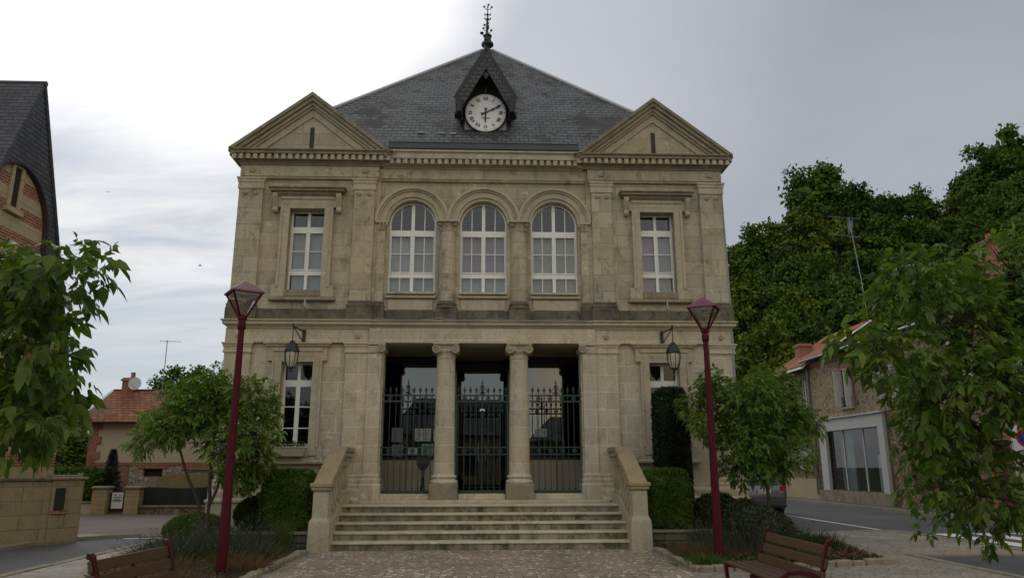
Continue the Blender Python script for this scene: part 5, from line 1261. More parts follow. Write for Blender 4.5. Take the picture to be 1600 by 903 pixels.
def tuft(name, label, x, y, n, L, W, mat, spread, lean, cat, group=None, flower=None, z=.02, seed=1):
    global rng
    rng = np.random.default_rng(seed)
    t = thing(name, label, cat, (x, y, z), group)
    b = np.column_stack([x+rng.normal(size=n)*spread, y+rng.normal(size=n)*spread, np.full(n, z)])
    d = np.column_stack([(b[:, 0]-x)/max(spread, .01)*lean+rng.normal(size=n)*lean*.7, (b[:, 1]-y)/max(spread, .01)*lean+rng.normal(size=n)*lean*.7, np.ones(n)])
    l = L*(.5+.6*rng.random(n)); V, T = blades(b, d, l, np.full(n, W)); np_mesh('blades', V, T, mat, t)
    if flower:
        k = int(n*.16); p = b[:k]+unit(d[:k])*l[:k, None]*.9
        pts = np.concatenate([p+unit(d[:k])*rng.uniform(-.09, .03, (k, 1)) for _ in range(4)])
        V, T = diamonds(pts, rdir(len(pts))+[0, 0, .6], rdir(len(pts)), np.full(len(pts), .028), np.full(len(pts), .02)); tag(np_mesh('flower_spikes', V, T, flower, t), kind='stuff')
    return t
LAV = [(-4.9, 15.0, .7, 'lavender clump with mauve spikes before the round shrub on the left'), (-4.3, 15.2, .65, 'lavender clump with mauve spikes before the left square hedge'), (-4.7, 14.2, .6, 'grey green lavender clump just behind the left lamp post'), (-5.5, 14.6, .6, 'grey green lavender clump under the left garden tree'), (-4.25, 13.6, .55, 'grey green lavender clump to the right of the left lamp post'), (-5.3, 13.5, .55, 'grey green lavender clump at the left rim of the left bed'),
       (4.5, 14.9, .7, 'lavender clump with mauve spikes before the right square hedge'), (5.0, 14.0, .65, 'dark lavender clump just right of the right lamp post'), (5.6, 14.3, .65, 'grey lavender clump under the right garden tree'), (5.15, 13.6, .5, 'grey lavender clump behind the right bench back'), (4.4, 14.1, .5, 'lavender clump behind the right lamp post'), (5.5, 15.0, .55, 'grey lavender clump on the side of the bed towards the parked car')]
for i, (x, y, L, lab) in enumerate(LAV): tuft('lavender', lab, x, y, 420, L, .008, 'lf_lav', .24, .35, 'plant', 'lavender clumps in the flower beds', 'lf_flow', seed=40+i)
RED = [(-3.95, 14.1, 'rust brown grass tuft along the left kerb near the steps'), (-4.1, 13.0, 'rust brown grass tuft right of the left lamp post foot'), (-4.75, 12.3, 'rust brown grass tuft at the left lamp post foot'), (-3.62, 12.4, 'rust brown grass tuft at the left kerb before the lamp'), (-4.95, 11.6, 'rust brown grass tuft behind the left bench'), (-4.25, 10.9, 'rust brown grass tuft nearest the seat of the left bench'),
       (3.95, 14.2, 'rust brown grass tuft by the right planter wall'), (4.25, 13.5, 'rust brown grass tuft behind the right lamp post foot'), (3.75, 13.6, 'rust brown grass tuft near the kerb corner by the right steps'), (4.9, 13.2, 'rust brown grass tuft right of the right lamp post foot')]
for i, (x, y, lab) in enumerate(RED): tuft('ornamental_grass', lab, x, y, 520, .33, .006, 'lf_red', .16, .55, 'plant', 'rust coloured grass tufts', seed=60+i)
tuft('ornamental_grass', 'bright green upright grass tuft beside the left newel post', -3.78, 14.95, 420, .62, .008, 'lf_grass', .07, .10, 'plant', seed=71)
for i, (x, y, L, lab) in enumerate(((3.7, 12.6, .22, 'low green plant at the kerb before the right lamp'), (5.2, 12.9, .3, 'low green plant behind the right bench seat'), (5.65, 13.2, .3, 'yellow green plant behind the right bench back'), (3.7, 12.9, .2, 'small green plant in the corner of the right kerb'))):
    tuft('border_plant', lab, x, y, 260, L, .018, 'lf_grass', .16, .5, 'plant', 'low green border plants', seed=75+i)
tuft('ornamental_grass', 'dark upright spiky shrub beyond the right bench back', 5.75, 13.7, 520, .5, .014, 'lf_dark', .17, .22, 'plant', seed=80)
tuft('ornamental_grass', 'second dark upright spiky shrub near the end of the right bed', 6.15, 13.95, 420, .45, .014, 'lf_dark', .17, .22, 'plant', seed=81)
rng = np.random.default_rng(90)
def groundcover(name, pts, n, mat, sz):
    xs = [p[0] for p in pts]; ys = [p[1] for p in pts]
    q = np.column_stack([rng.uniform(min(xs), max(xs), n), rng.uniform(min(ys), max(ys), n)])
    ins = np.zeros(n, bool)
    for (a, b), (c, d) in zip(pts, pts[1:]+pts[:1]):
        cr = ((b > q[:, 1]) != (d > q[:, 1])) & (q[:, 0] < (c-a)*(q[:, 1]-b)/(d-b+1e-9)+a); ins ^= cr
    q = q[ins]; k = len(q); p = np.column_stack([q, .03+.09*rng.random(k)])
    V, T = diamonds(p, rdir(k)*[1, 1, .6]+[0, 0, .3], rdir(k)*.5+[0, 0, 1], sz*(.6+.8*rng.random(k)), sz*.6*(.6+.8*rng.random(k)))
    return tag(np_mesh(name, V, T, mat), kind='stuff')
groundcover('red_groundcover', [(5.7, 12.95), (6.7, 13.1), (7.3, 16.2), (6.6, 16.3), (6.1, 13.8)], 5000, 'lf_rose', .07)
groundcover('red_groundcover', [(-5.8, 12.6), (-5.0, 9.6), (-4.2, 9.6), (-4.8, 12.4)], 4500, 'lf_rose', .06)
groundcover('weeds', LB, 6500, 'lf_dark', .05); groundcover('weeds', RB, 6500, 'lf_dark', .05)
groundcover('weeds', [(4.35, 12.5), (5.8, 12.8), (5.8, 13.5), (4.35, 13.4)], 1800, 'lf_grass', .05)

# ------------------------------------------------------------------ wooded hill
def hill_z(x, y):
    k = max(0., min(1.35, (x-18.)/34.)); d = max(0., y-40.)
    return -.25+min(d, 27)*(.26+.46*k)*min(1, max(0, (x-9)/9.))
mb = MB(); NX, NY = 40, 24
gx = [8+i*4 for i in range(NX)]; gy = [39+j*4.5 for j in range(NY)]
mb.v = [(x, y, hill_z(x, y)+random.uniform(-.3, .3)) for y in gy for x in gx]
mb.f = [(j*NX+i, j*NX+i+1, (j+1)*NX+i+1, (j+1)*NX+i) for j in range(NY-1) for i in range(NX-1)]
tag(mb.build('hill', 'hill', smooth=True, recalc=False), kind='structure')
def hill_tree(seed, mat, shape):
    """a woodland tree 10 m tall with its foot at the origin"""
    global rng
    rng = np.random.default_rng(seed); rnd = random.Random(seed)
    t = thing('woodland_tree', 'tree', 'tree')
    mb = MB(); mb.tube([(0, 0, -.6), (.1, 0, 2.5), (-.1, .1, 6), (0, 0, 9.)], [.28, .2, .12, .03], 8)
    lobes = []; nl = 24 if shape == 'round' else 22
    for k in range(nl):
        u = (k+.5)/nl
        if shape == 'round': z = 1.8+7.4*u; R_ = 3.1*math.sin(math.pi*min(1, (z-.6)/9.7))**.65
        else: z = 1.8+7.8*u; R_ = 2.7*(1-u)**.7+.25
        a = k*2.4+rnd.uniform(-.5, .5); r = R_*rnd.uniform(.45, 1.0); lobes.append((r*math.cos(a), r*math.sin(a), z+rnd.uniform(-.4, .4), rnd.uniform(.65, 1.25)*(1.-.35*u)))
    for k in range(4): lobes.append((rnd.uniform(-.6, .6), rnd.uniform(-.6, .6), rnd.uniform(8.6, 9.7), rnd.uniform(.3, .5)))
    for x, y, z, r in lobes: mb.tube([(0, 0, max(1.2, z-2.)), (x*.5, y*.5, z-.7), (x, y, z)], [.07, .05, .02], 5)
    mb.build('trunk', 'bark', t, smooth=True)
    P_, D_ = [], []
    for l in lobes:
        m = int(40*l[3]**2)+6; cc, cd = shell_points(m, (l[0], l[1], l[2], l[3]*1.2, l[3]*1.2, l[3]*.85), .55)
        for q, qd in zip(cc, cd):
            k = 9; P_.append(q+rng.normal(size=(k, 3))*[.22, .22, .10]); D_.append(np.tile(qd, (k, 1)))
        k = int(160*l[3]**2); cc, cd = shell_points(k, (l[0], l[1], l[2], l[3]*.8, l[3]*.8, l[3]*.55), .1); P_.append(cc); D_.append(cd)
    p, dd = np.concatenate(P_), np.concatenate(D_); n = len(p)
    nr = dd+rdir(n)*.45+[0, 0, .35]; tg = np.cross(nr, rdir(n))+dd*.35
    V, T = diamonds(p, tg, nr, .30*(.6+.8*rng.random(n)), .19*(.6+.8*rng.random(n)))
    np_mesh('crown', V, T, mat, t)
    return t
protos = [hill_tree(101, M['lf_hill'][0], 'round'), hill_tree(102, M['lf_hill'][1], 'round'), hill_tree(103, M['lf_hill'][2], 'round'), hill_tree(104, M['lf_hill'][0], 'tall'), hill_tree(105, M['lf_hill'][1], 'tall')]
used = [False]*5
def place_tree(k, x, y, ztop, label, group, rz, zbase=None, wide=1.):
    if used[k]: o = copy_tree(protos[k])
    else: o = protos[k]; used[k] = True
    zb = hill_z(x, y) if zbase is None else zbase; s = max(.45, (ztop-zb)/10.0)
    if s > 1.7: zb = ztop-17; s = 1.7
    o.location = (x, y, zb); o.rotation_euler.z = rz; w_ = max(s*.9, .62)*wide; o.scale = (w_, w_, s)
    o['label'] = label; o['group'] = group
    return o
rnd = random.Random(77)
HB = [(24.44,22.16),(26.09,23.87),(28.24,24.55),(30.47,25.9),(32.48,30.67),(34.38,31.39),(35.94,28.8),(37.93,28.0),(40.14,27.4),(41.94,26.18),(44.61,29.06),(46.76,27.9),(49.12,30.5),(51.56,33.3),(53.7,34.3),(56.2,36.8),(58.7,37.6),(61.6,38.4)]
HM = [(19.73,15.26),(21.61,16.32),(23.75,17.13),(25.9,17.95),(28.0,17.97),(30.18,18.8),(32.8,18.55),(35.47,18.84),(38.33,20.2),(41.27,21.9),(44.17,23.07),(47.56,23.7)]
HF = [(15.78,9.87),(17.28,10.5),(18.97,10.7),(20.7,11.4),(22.65,11.8),(24.8,12.0),(27.0,12.9),(29.2,13.35),(31.5,13.8),(33.8,14.7),(36.0,15.2)]
ordn = ['first', 'second', 'third', 'fourth', 'fifth', 'sixth', 'seventh', 'eighth', 'ninth', 'tenth', 'eleventh', 'twelfth', 'thirteenth', 'fourteenth', 'fifteenth', 'sixteenth', 'seventeenth', 'eighteenth']
for row, (pts, Y, nm) in enumerate(((HB, 68, 'skyline'), (HM, 56, 'middle'), (HF, 46, 'lowest'))):
    for i, (x, z) in enumerate(pts):
        k = (3 if i in (4, 5, 10) else rnd.choice((0, 3, 4, 2, 1))) if row == 0 else rnd.choice((0, 1, 2, 3, 4, 2, 3))
        place_tree(k, x, Y+rnd.uniform(-2, 2), z, 'woodland tree on the hill, %s from the left in its %s row' % (ordn[i], nm), 'trees on the wooded hill', rnd.uniform(0, 6.3))
# more filling the slope between the rows
for i, (x, y, z) in enumerate([(27, 62, 21.), (31, 62, 23), (35.5, 62, 23.5), (40, 62, 23.5), (44.5, 62, 25), (49, 62, 28), (54, 62, 31), (22, 51, 13.8), (26, 51, 15), (30, 51, 15.6), (34, 51, 16.2), (38, 51, 17.8), (42, 51, 19)]):
    place_tree(rnd.choice((0, 1, 2, 3, 4)), x, y, z, 'woodland tree filling the slope, %s of those between the rows' % ordn[i], 'trees on the wooded hill', rnd.uniform(0, 6.3))
# left distance
for i, (x, y, z, k, lab, wd) in enumerate(((-31.9, 60, 6.6, 3, 'slim distant tree beyond the church, left of the pair', .8), (-30.5, 62, 6.8, 4, 'slim distant tree beyond the church, right of the pair', .8), (-29.0, 52, 4.2, 2, 'low bushy tree behind the gable of the tiled house', 1.2), (-24.5, 45, 3.6, 0, 'low bushy tree between the church and the tiled house', 1.3), (-22., 40, 2.9, 1, 'bush at the left corner of the tiled house', 1.2),
        (-19.6, 48, 7.2, 0, 'leafy tree rising behind the tiled roof, leftmost', 1.1), (-17.9, 47, 7.9, 0, 'leafy tree rising behind the tiled roof, middle', 1.1), (-16.2, 48, 8.3, 2, 'leafy tree rising behind the tiled roof, next to the town hall', 1.1), (-34.5, 56, 5.0, 2, 'dark tree beyond the church at the frame side', 1.2))):
    place_tree(k, x, y, z, lab, 'trees behind the tiled house', rnd.uniform(0, 6.3), -.3, wd)

# ------------------------------------------------------------------ buildings round the square
def slope(mb, a, b, c, d):
    """roof plane: eave a-b, ridge d-c, mapped in metres"""
    A, B, C, D = map(Vector, (a, b, c, d)); u = (B-A).normalized(); n = u.cross(D-A).normalized(); v = n.cross(u)
    f = lambda p: ((p-A).dot(u), (p-A).dot(v))
    return mb.quad(a, b, c, d, [f(A), f(B), f(C), f(D)])
# tall slate gable with a striped arch, on the left
CH = thing('gabled_chapel', 'steep slate roofed building with brick and stone striped arch at the left edge', 'building', (-11.2, 17, 0))
yc = 17.25; half = 3.15; zb = 3.2; zr = 10.9; XG = -11.0
mb = MB()
slope(mb, (-30, yc-half, zb), (XG+.03, yc-half, zb), (XG+.03, yc, zr), (-30, yc, zr)); slope(mb, (XG+.03, yc+half, zb), (-30, yc+half, zb), (-30, yc, zr), (XG+.03, yc, zr))
mb.build('roof', 'slate_ch', CH, recalc=False, solid=-.06)
mb = MB(); mb.tube([(-30, yc, zr+.03), (XG+.05, yc, zr+.03)], .07, 8)
for s in (-1, 1): mb.bar((XG, yc, zr+.02), (XG, yc+s*half, zb+.02), .05, .08)
mb.build('ridge_cap', 'zinc_d', CH)
# slate hung gable face with an arched opening
mb = MB(); ay_, ar, az = 17.02, 1.32, 7.08; N = 60
ys = [yc-half+2*half*i/N for i in range(N+1)]; ys = sorted(set(ys+[ay_-ar, ay_+ar]))
def top(y): return zr-(zr-zb)*abs(y-yc)/half
def bot(y):
    if abs(y-ay_) < ar-1e-6: return az+math.sqrt(ar*ar-(y-ay_)**2)*1.2
    return None
for y0, y1 in zip(ys, ys[1:]):
    m = (y0+y1)/2; ins = abs(m-ay_) < ar
    b0 = (bot(y0) or az) if ins else 5.0; b1 = (bot(y1) or az) if ins else 5.0
    t0, t1 = max(top(y0), b0), max(top(y1), b1)
    if t0-b0 < 1e-4 and t1-b1 < 1e-4: continue
    mb.quad((XG, y0, b0), (XG, y1, b1), (XG, y1, t1), (XG, y0, t0), [(y0, b0), (y1, b1), (y1, t1), (y0, t0)])
mb.build('slate_gable', 'slate_ch', CH, recalc=False, solid=.09)
mb = MB()
pts = [(ay_-ar, 5.0)]+[(ay_-ar*math.cos(math.pi*k/30), az+ar*1.2*math.sin(math.pi*k/30)) for k in range(31)]+[(ay_+ar, 5.0)]
for (a, b), (c, d) in zip(pts, pts[1:]): mb.add([(XG+.01, a, b), (XG+.01, c, d), (XG-.13, c, d), (XG-.13, a, b)], [(0, 1, 2, 3)])
mb.build('arch_soffit', 'darkwood', CH, recalc=False, solid=.05)
XW = -11.13; z = 0.; k = 0; m1, m2 = MB(), MB()
while z < 9.3:
    h = .30 if k % 2 else .34
    y0, y1 = yc-half+.12+max(0, (z-3)*.0), yc+half-.12
    w_ = min(half-.12, (zr-z-h)*half/(zr-zb)-.1)
    if w_ > .1: (m1 if k % 2 else m2).box(XW-.4, XW, yc-w_, yc+w_, z, z+h)
    z += h; k += 1
m1.build('brick_band', 'brick_or', CH); m2.build('stone_band', 'creamstone', CH)
mb = MB(); y = 16.98
for a, b, c, d in ((-.24, -.13, 7.55, 8.75), (.13, .24, 7.55, 8.75), (-.13, .13, 8.55, 8.75), (-.30, .30, 7.42, 7.56)): mb.box(XW-.05, XW+.05+(.05 if c < 7.5 else 0), y+a, y+b, c, d)
mb.build('slit_surround', 'creamstone', CH, bevel=.01)
mb = MB(); mb.box(XW-.02, XW+.008, y-.13, y+.13, 7.56, 8.55); mb.build('slit_louvre', 'dark', CH)
mb = MB()
for s in (-1, 1): mb.box(-30, XW-.41, yc+s*(half-.2)-.15, yc+s*(half-.2)+.15, 0, zb)
mb.build('side_wall', 'brick_or', CH)
mb = MB(); mb.box(XW+.0, XW+.12, yc-1.9, yc+1.9, 5.9, 6.1); mb.build('string_course', 'darkwood', CH)
# old stone wall with its end pier
def oblong(mb, ax, ay, bx, by, w, z0, z1, ext=0.):
    L = math.hypot(bx-ax, by-ay); ux, uy = (bx-ax)/L, (by-ay)/L; ax -= ux*ext; ay -= uy*ext; bx += ux*ext; by += uy*ext
    q = [(ax-uy*w/2, ay+ux*w/2), (bx-uy*w/2, by+ux*w/2), (bx+uy*w/2, by-ux*w/2), (ax+uy*w/2, ay-ux*w/2)]
    return mb.prism_z(q[::-1], z0, z1)
wt = thing('boundary_wall', 'old ochre stone boundary wall under the left tree', 'wall', (-10, 17, 0))
mb = MB(); oblong(mb, -15, 11.55, -9.66, 17.62, .42, -.1, 1.32); mb.build('wall', 'wallst', wt, bevel=.015)
mb = MB(); oblong(mb, -15, 11.55, -9.66, 17.62, .52, 1.322, 1.38, .04); mb.build('coping', 'stone_crust', wt, bevel=.01)
mb = MB(); oblong(mb, -9.70, 17.52, -9.30, 18.05, .50, -.1, 1.34); oblong(mb, -9.70, 17.52, -9.30, 18.05, .62, 1.342, 1.40, .06); oblong(mb, -9.70, 17.52, -9.30, 18.05, .44, 1.402, 1.44, -.04)
pier = mb.build('end_pier', 'wallst', wt, bevel=.015)
nx, ny = .80, -.60; u = (.6, .8)
c = (-9.62+.29*.0, 17.62); px, py = -9.70+.6*.17+nx*.251, 17.52+.8*.17+ny*.251
mb = MB(); oblong(mb, px-u[0]*.11, py-u[1]*.11, px+u[0]*.11, py+u[1]*.11, .01, .68, 1.16); mb.build('niche', 'dark', pier)
mb = MB(); oblong(mb, px-u[0]*.15, py-u[1]*.15, px+u[0]*.15, py+u[1]*.15, .10, .61, .675); mb.build('niche_sill', 'brick', pier)
# tiled house at the back on the left
LH = thing('tiled_house', 'low beige rendered house with red tiled roof and brick corners', 'house', (-11, 31, 0))
HY = 31.; x0, x1 = -15.75, -5.5
mb = MB(); mb.wall(x0, x1, 1.80, 3.40, HY, HY+.3); mb.box(x0, x0+.3, HY+.31, 36, 0, 3.4).prism_x([(HY+.1, 3.4), (35.9, 3.4), (33.5, 4.75)], x0+.02, x0+.3); mb.build('rendered_wall', 'render', LH)
mb = MB(); mb.wall(x0, x1, -.1, 1.68, HY-.02, HY+.3, [(-13.5, -12.75, 1.25, 1.55), (-11.75, -10.9, .55, 1.5)]); mb.build('stone_wall', 'rubble_w', LH)
mb = MB(); mb.box(x0-.02, x1, HY-.045, HY+.05, 1.685, 1.80)
for k in range(12): mb.box(x0-.03, x0+(.45 if k % 2 else .28), HY-.04, HY+.2, -.1+k*.292, -.1+k*.292+.289)
for a, b, z0, z1 in ((-13.75, -12.5, 1.552, 1.685), (-12.0, -10.65, 1.502, 1.685), (-14.7, -14.1, -.1, 1.65)): mb.box(a, b, HY-.042, HY+.06, z0, z1)
mb.build('brick_trim', 'brick', LH)
mb = MB(); slope(mb, (x0-.5, HY-.35, 3.32), (x1, HY-.35, 3.32), (x1, 33.5, 4.86), (x0-.5, 33.5, 4.86)); slope(mb, (x1, 36.3, 3.32), (x0-.5, 36.3, 3.32), (x0-.5, 33.5, 4.86), (x1, 33.5, 4.86)); rf = mb.build('roof', 'tile', LH, recalc=False, solid=-.07)
mb = MB(); mb.bar((x0-.52, HY-.36, 3.33), (x0-.52, 33.5, 4.90), .12, .10).bar((x0-.52, 36.3, 3.33), (x0-.52, 33.5, 4.90), .12, .10); mb.build('verge', 'zinc', rf)
mb = MB(); mb.tube([(x0-.5, 33.5, 4.88), (x1, 33.5, 4.88)], .09, 8); mb.build('ridge_tiles', 'tile', rf)
mb = MB(); mb.rects(-15.85, -15.35, 33.3, 33.75, [(0, 4.6), (0, 5.30), (.05, 5.31), (.05, 5.40), (.0, 5.41), (0, 5.46)], back=True); mb.lathe([(.10, 5.46), (.09, 5.68), (.11, 5.70)], (-15.5, 33.5, 0), 10); mb.build('chimney', 'brick', rf)
mb = MB(); mb.box(-13.5, -12.75, HY+.10, HY+.13, 1.25, 1.55); mb.build('window', 'dark', LH)
mb = MB(); mb.box(-11.75, -10.9, HY+.1, HY+.13, .55, 1.5)
for x in (-11.72, -11.33, -10.93): mb.box(x-.03, x+.03, HY+.05, HY+.1, .55, 1.5)
for z in (.58, 1.03, 1.47): mb.box(-11.69, -10.96, HY+.055, HY+.098, z-.025, z+.025)
mb.build('window', 'curt_g', LH)
ds = thing('satellite_dish', 'white satellite dish on the chimney of the tiled house', 'satellite dish', (-15.28, 33.2, 5.05))
mb = MB(); mb.lathe([(.28, 0), (.27, .015), (.20, -.05), (.10, -.09), (.003, -.10)], (-15.22, 33.12, 5.18), 20, 'y'); mb.build('dish', 'dishw', ds, smooth=True)
mb = MB(); mb.tube([(-15.35, 33.32, 5.1), (-15.24, 33.2, 5.12)], .02, 6).tube([(-15.22, 33.1, 4.95), (-15.2, 32.85, 5.15)], .01, 5); mb.build('arm', 'lead', ds)
def yagi(name, label, x, y, z0, z1, boom, n, el, lean=0.):
    t = thing(name, label, 'antenna', (x, y, z0))
    mb = MB(); mb.tube([(x, y, z0), (x-lean*.4, y, (z0+z1)/2), (x-lean, y, z1)], .018, 6); mb.build('mast', 'lead', t, smooth=True)
    for q, (dz, ax, tilt) in enumerate(boom):
        mb = MB(); a = Vector((math.cos(ax), math.sin(ax), tilt)).normalized(); b = Vector((0, 0, 1)) if q == 1 else a.cross(Vector((0, 0, 1))).normalized(); c = Vector((x-lean, y, z1-dz)); L = el*2.4
        mb.tube([c-a*L*.35, c+a*L*.65], .010, 5)
        for k in range(n):
            p = c+a*(L*(-.33+.97*k/(n-1))); h = el*(.5-.018*k); mb.tube([p-b*h, p+b*h], .006, 4)
        mb.build('aerial', 'lead', t)
    return t
yagi('tv_antenna', 'thin rooftop aerial above the tiled house', -13.75, 32.5, 4.4, 7.0, [(.05, .15, 0)], 5, .35)
# fence of that house
for i, (a, b, lab) in enumerate(((-14.07, -13.55, 'yellowish stone gate pillar left of the dark red gate'), (-12.9, -12.4, 'yellowish stone gate pillar right of the dark red gate'))):
    t = thing('gate_pillar', lab, 'pillar', ((a+b)/2, 28.5, 0), 'gate pillars of the tiled house')
    mb = MB(); mb.box(a, b, 28.3, 28.75, -.1, .86); mb.build('shaft', m_stone('pillar_blocks_%d' % i, (.44, .36, .20), (.36, .29, .17), w=.3, h=.14, grime=.25), t, bevel=.012); mb = MB(); mb.rects(a, b, 28.3, 28.75, [(.05, .862), (.05, .91), (-.02, .95)], back=True); mb.build('cap', 'stone_dark', t, bevel=.01)
gt = thing('garden_gate', 'dark red slatted garden gate with a white notice', 'gate', (-13.22, 28.5, 0))
for k in range(8): x = -13.51+.0835*k; mb = MB(); mb.box(x, x+.055, 28.5, 28.52, .02, .72+.05*math.sin(k*.45)); mb.build('picket', 'gate_r', gt)
mb = MB(); mb.box(-13.54, -12.91, 28.525, 28.56, .12, .18).box(-13.54, -12.91, 28.525, 28.56, .58, .64); mb.build('rail', 'gate_r', gt)
nb = thing('notice_board', 'white notice board hung on the dark red garden gate', 'notice', (-13.22, 28.47, .2))
mb = MB(); mb.box(-13.43, -13.03, 28.47, 28.485, .16, .72); mb.build('board', 'sign_w', nb)
mb = MB()
for z, a, b in ((.56, -13.38, -13.06), (.50, -13.33, -13.12), (.455, -13.40, -13.06), (.41, -13.37, -13.10)): mb.box(a, b, 28.466, 28.4695, z-.016, z+.012)
for x, z in ((-13.31, .64), (-13.14, .64)): mb.disc_y(x, 28.4695, z, .03, .004, 10)
mb.build('lettering', 'ink', nb)
fw = thing('garden_fence', 'low stone wall carrying a dark green screen fence', 'fence', (-9.5, 28.5, 0))
mb = MB(); mb.box(-12.38, -5.8, 28.4, 28.7, -.1, .20); mb.build('wall', 'rubble', fw); mb = MB(); mb.box(-12.38, -5.8, 28.36, 28.74, .202, .27); mb.build('coping', 'stone_dark', fw)
mb = MB(); n = 60
for k in range(n): a, b = -12.36+6.5*k/n, -12.36+6.5*(k+1)/n; f = lambda q: 28.55+.03*math.sin(q*5.)+.02*math.sin(q*13); mb.quad((a, f(a), .27), (b, f(b), .27), (b, f(b)+.02, .88+.02*math.sin(b*3)), (a, f(a)+.02, .88+.02*math.sin(a*3)))
mb.build('screen', 'net', fw, recalc=False)
for k in range(4): mb = MB(); x = -12.2+2.1*k; mb.tube([(x, 28.62, .2), (x, 28.62, .92)], .025, 6); mb.build('post', 'iron', fw)
aw = thing('ochre_screen', 'dull ochre board screen above the dark green garden fence', 'screen', (-11.3, 29.3, 0))
for k in range(9):
    x = -12.25+.24*k; mb = MB(); h = 1.36-.5*max(0, .25-k*.12)
    mb.box(x, x+.235, 29.3, 29.33, .0, h); mb.build('board', 'ochre', aw)
mb = MB(); mb.box(-12.25, -10.1, 29.335, 29.37, 1.0, 1.08); mb.build('rail', 'darkwood', aw)
lw = thing('garden_wall', 'low pale rendered garden wall left of the gate pillars', 'wall', (-16, 28.5, 0)); mb = MB(); mb.box(-24, -14.1, 28.4, 28.65, -.1, .36); mb.build('wall', 'render', lw); mb = MB(); mb.box(-24, -14.1, 28.36, 28.69, .362, .41); mb.build('coping', 'stone_dark', lw)
clipped('conifer_hedge', 'rounded dark conifer hedge behind the low pale wall', -17.6, -14.2, 29.0, 30.4, .1, 1.52, 9000, 'lf_box', .14, rnd=.1, seed=31)
sp = thing('blue_spruce', 'small blue grey spruce before the tiled house', 'tree', (-14.1, 29.6, 0)); rng = np.random.default_rng(33)
n = 3800; hz = rng.random(n)**.8; ang_ = rng.random(n)*6.28; rr = (1-hz)*.62*(.55+.45*np.abs(np.sin(hz*34)))*rng.random(n)**.4
p = np.column_stack([-14.1+rr*np.cos(ang_), 29.6+rr*np.sin(ang_), .15+hz*2.1]); V, T = diamonds(p, np.column_stack([np.cos(ang_), np.sin(ang_), np.full(n, .25)])+rdir(n)*.4, rdir(n), np.full(n, .13), np.full(n, .035)); np_mesh('needles', V, T, 'lf_spruce', sp)
mb = MB(); mb.tube([(-14.1, 29.6, -.05), (-14.1, 29.6, 2.2)], [.06, .01], 6); mb.build('trunk', 'bark', sp)

# street houses on the right; street face looks towards -x
def xwall(mb, X, y0, y1, z0, z1, holes=(), th=.3):
    t_ = MB().wall(y0, y1, z0, z1, 0, th, holes); return mb.add([(X+p[1], p[0], p[2]) for p in t_.v], [f[::-1] for f in t_.f])
def yz_box(mb, X, y0, y1, z0, z1, d=.04, back=.1): return mb.box(X-d, X+back, y0, y1, z0, z1)
HX = 16.0
A = thing('stone_house', 'rubble stone house with orange tiled roof behind the parked car', 'house', (HX, 35, 0))
mb = MB(); xwall(mb, HX, 33.4, 37.3, .98, 6.15, [(33.95, 34.65, 1.4, 3.5), (34.0, 34.6, 4.3, 5.6)]); mb.box(HX+.31, 22, 33.4, 33.65, 0, 6.2).box(HX+.31, 22, 37.0, 37.3, 0, 6.2)
mb.build('wall', 'rubble', A)
mb = MB(); mb.box(HX-.06, HX+.3, 33.4, 37.3, -.1, .975); mb.build('rendered_base', 'render_old', A, bevel=.01)
mb = MB(); slope(mb, (HX-.35, 38.0, 6.12), (HX-.35, 33.2, 6.12), (19.3, 33.2, 8.35), (19.3, 38.0, 8.35)); slope(mb, (22.7, 33.2, 6.12), (22.7, 38.0, 6.12), (19.3, 38.0, 8.35), (19.3, 33.2, 8.35)); rf = mb.build('roof', 'tile_or', A, recalc=False, solid=-.08)
mb = MB(); mb.bar((HX-.36, 33.18, 6.14), (19.3, 33.18, 8.38), .14, .06).bar((HX-.40, 33.2, 6.08), (HX-.40, 38.0, 6.08), .10, .10).bar((HX-.36, 38.02, 6.14), (19.3, 38.02, 8.38), .14, .06); mb.build('verge_board', 'white', rf)
mb = MB(); mb.rects(16.9, 17.6, 36.3, 36.9, [(0, 6.4), (0, 7.55), (.06, 7.56), (.06, 7.66), (0, 7.67), (0, 7.74)], back=True); mb.build('chimney', 'brick', rf)
def gable(par, ya, yb, xr, xe, ze, zr, mat):
    for y in (ya, yb-.25): MB().prism([(HX+.02, ze), (xe, ze), (xr, zr)], y, y+.25).build('gable_wall', mat, par)
gable(A, 33.4, 37.3, 19.3, 22.6, 6.155, 8.2, 'rubble')
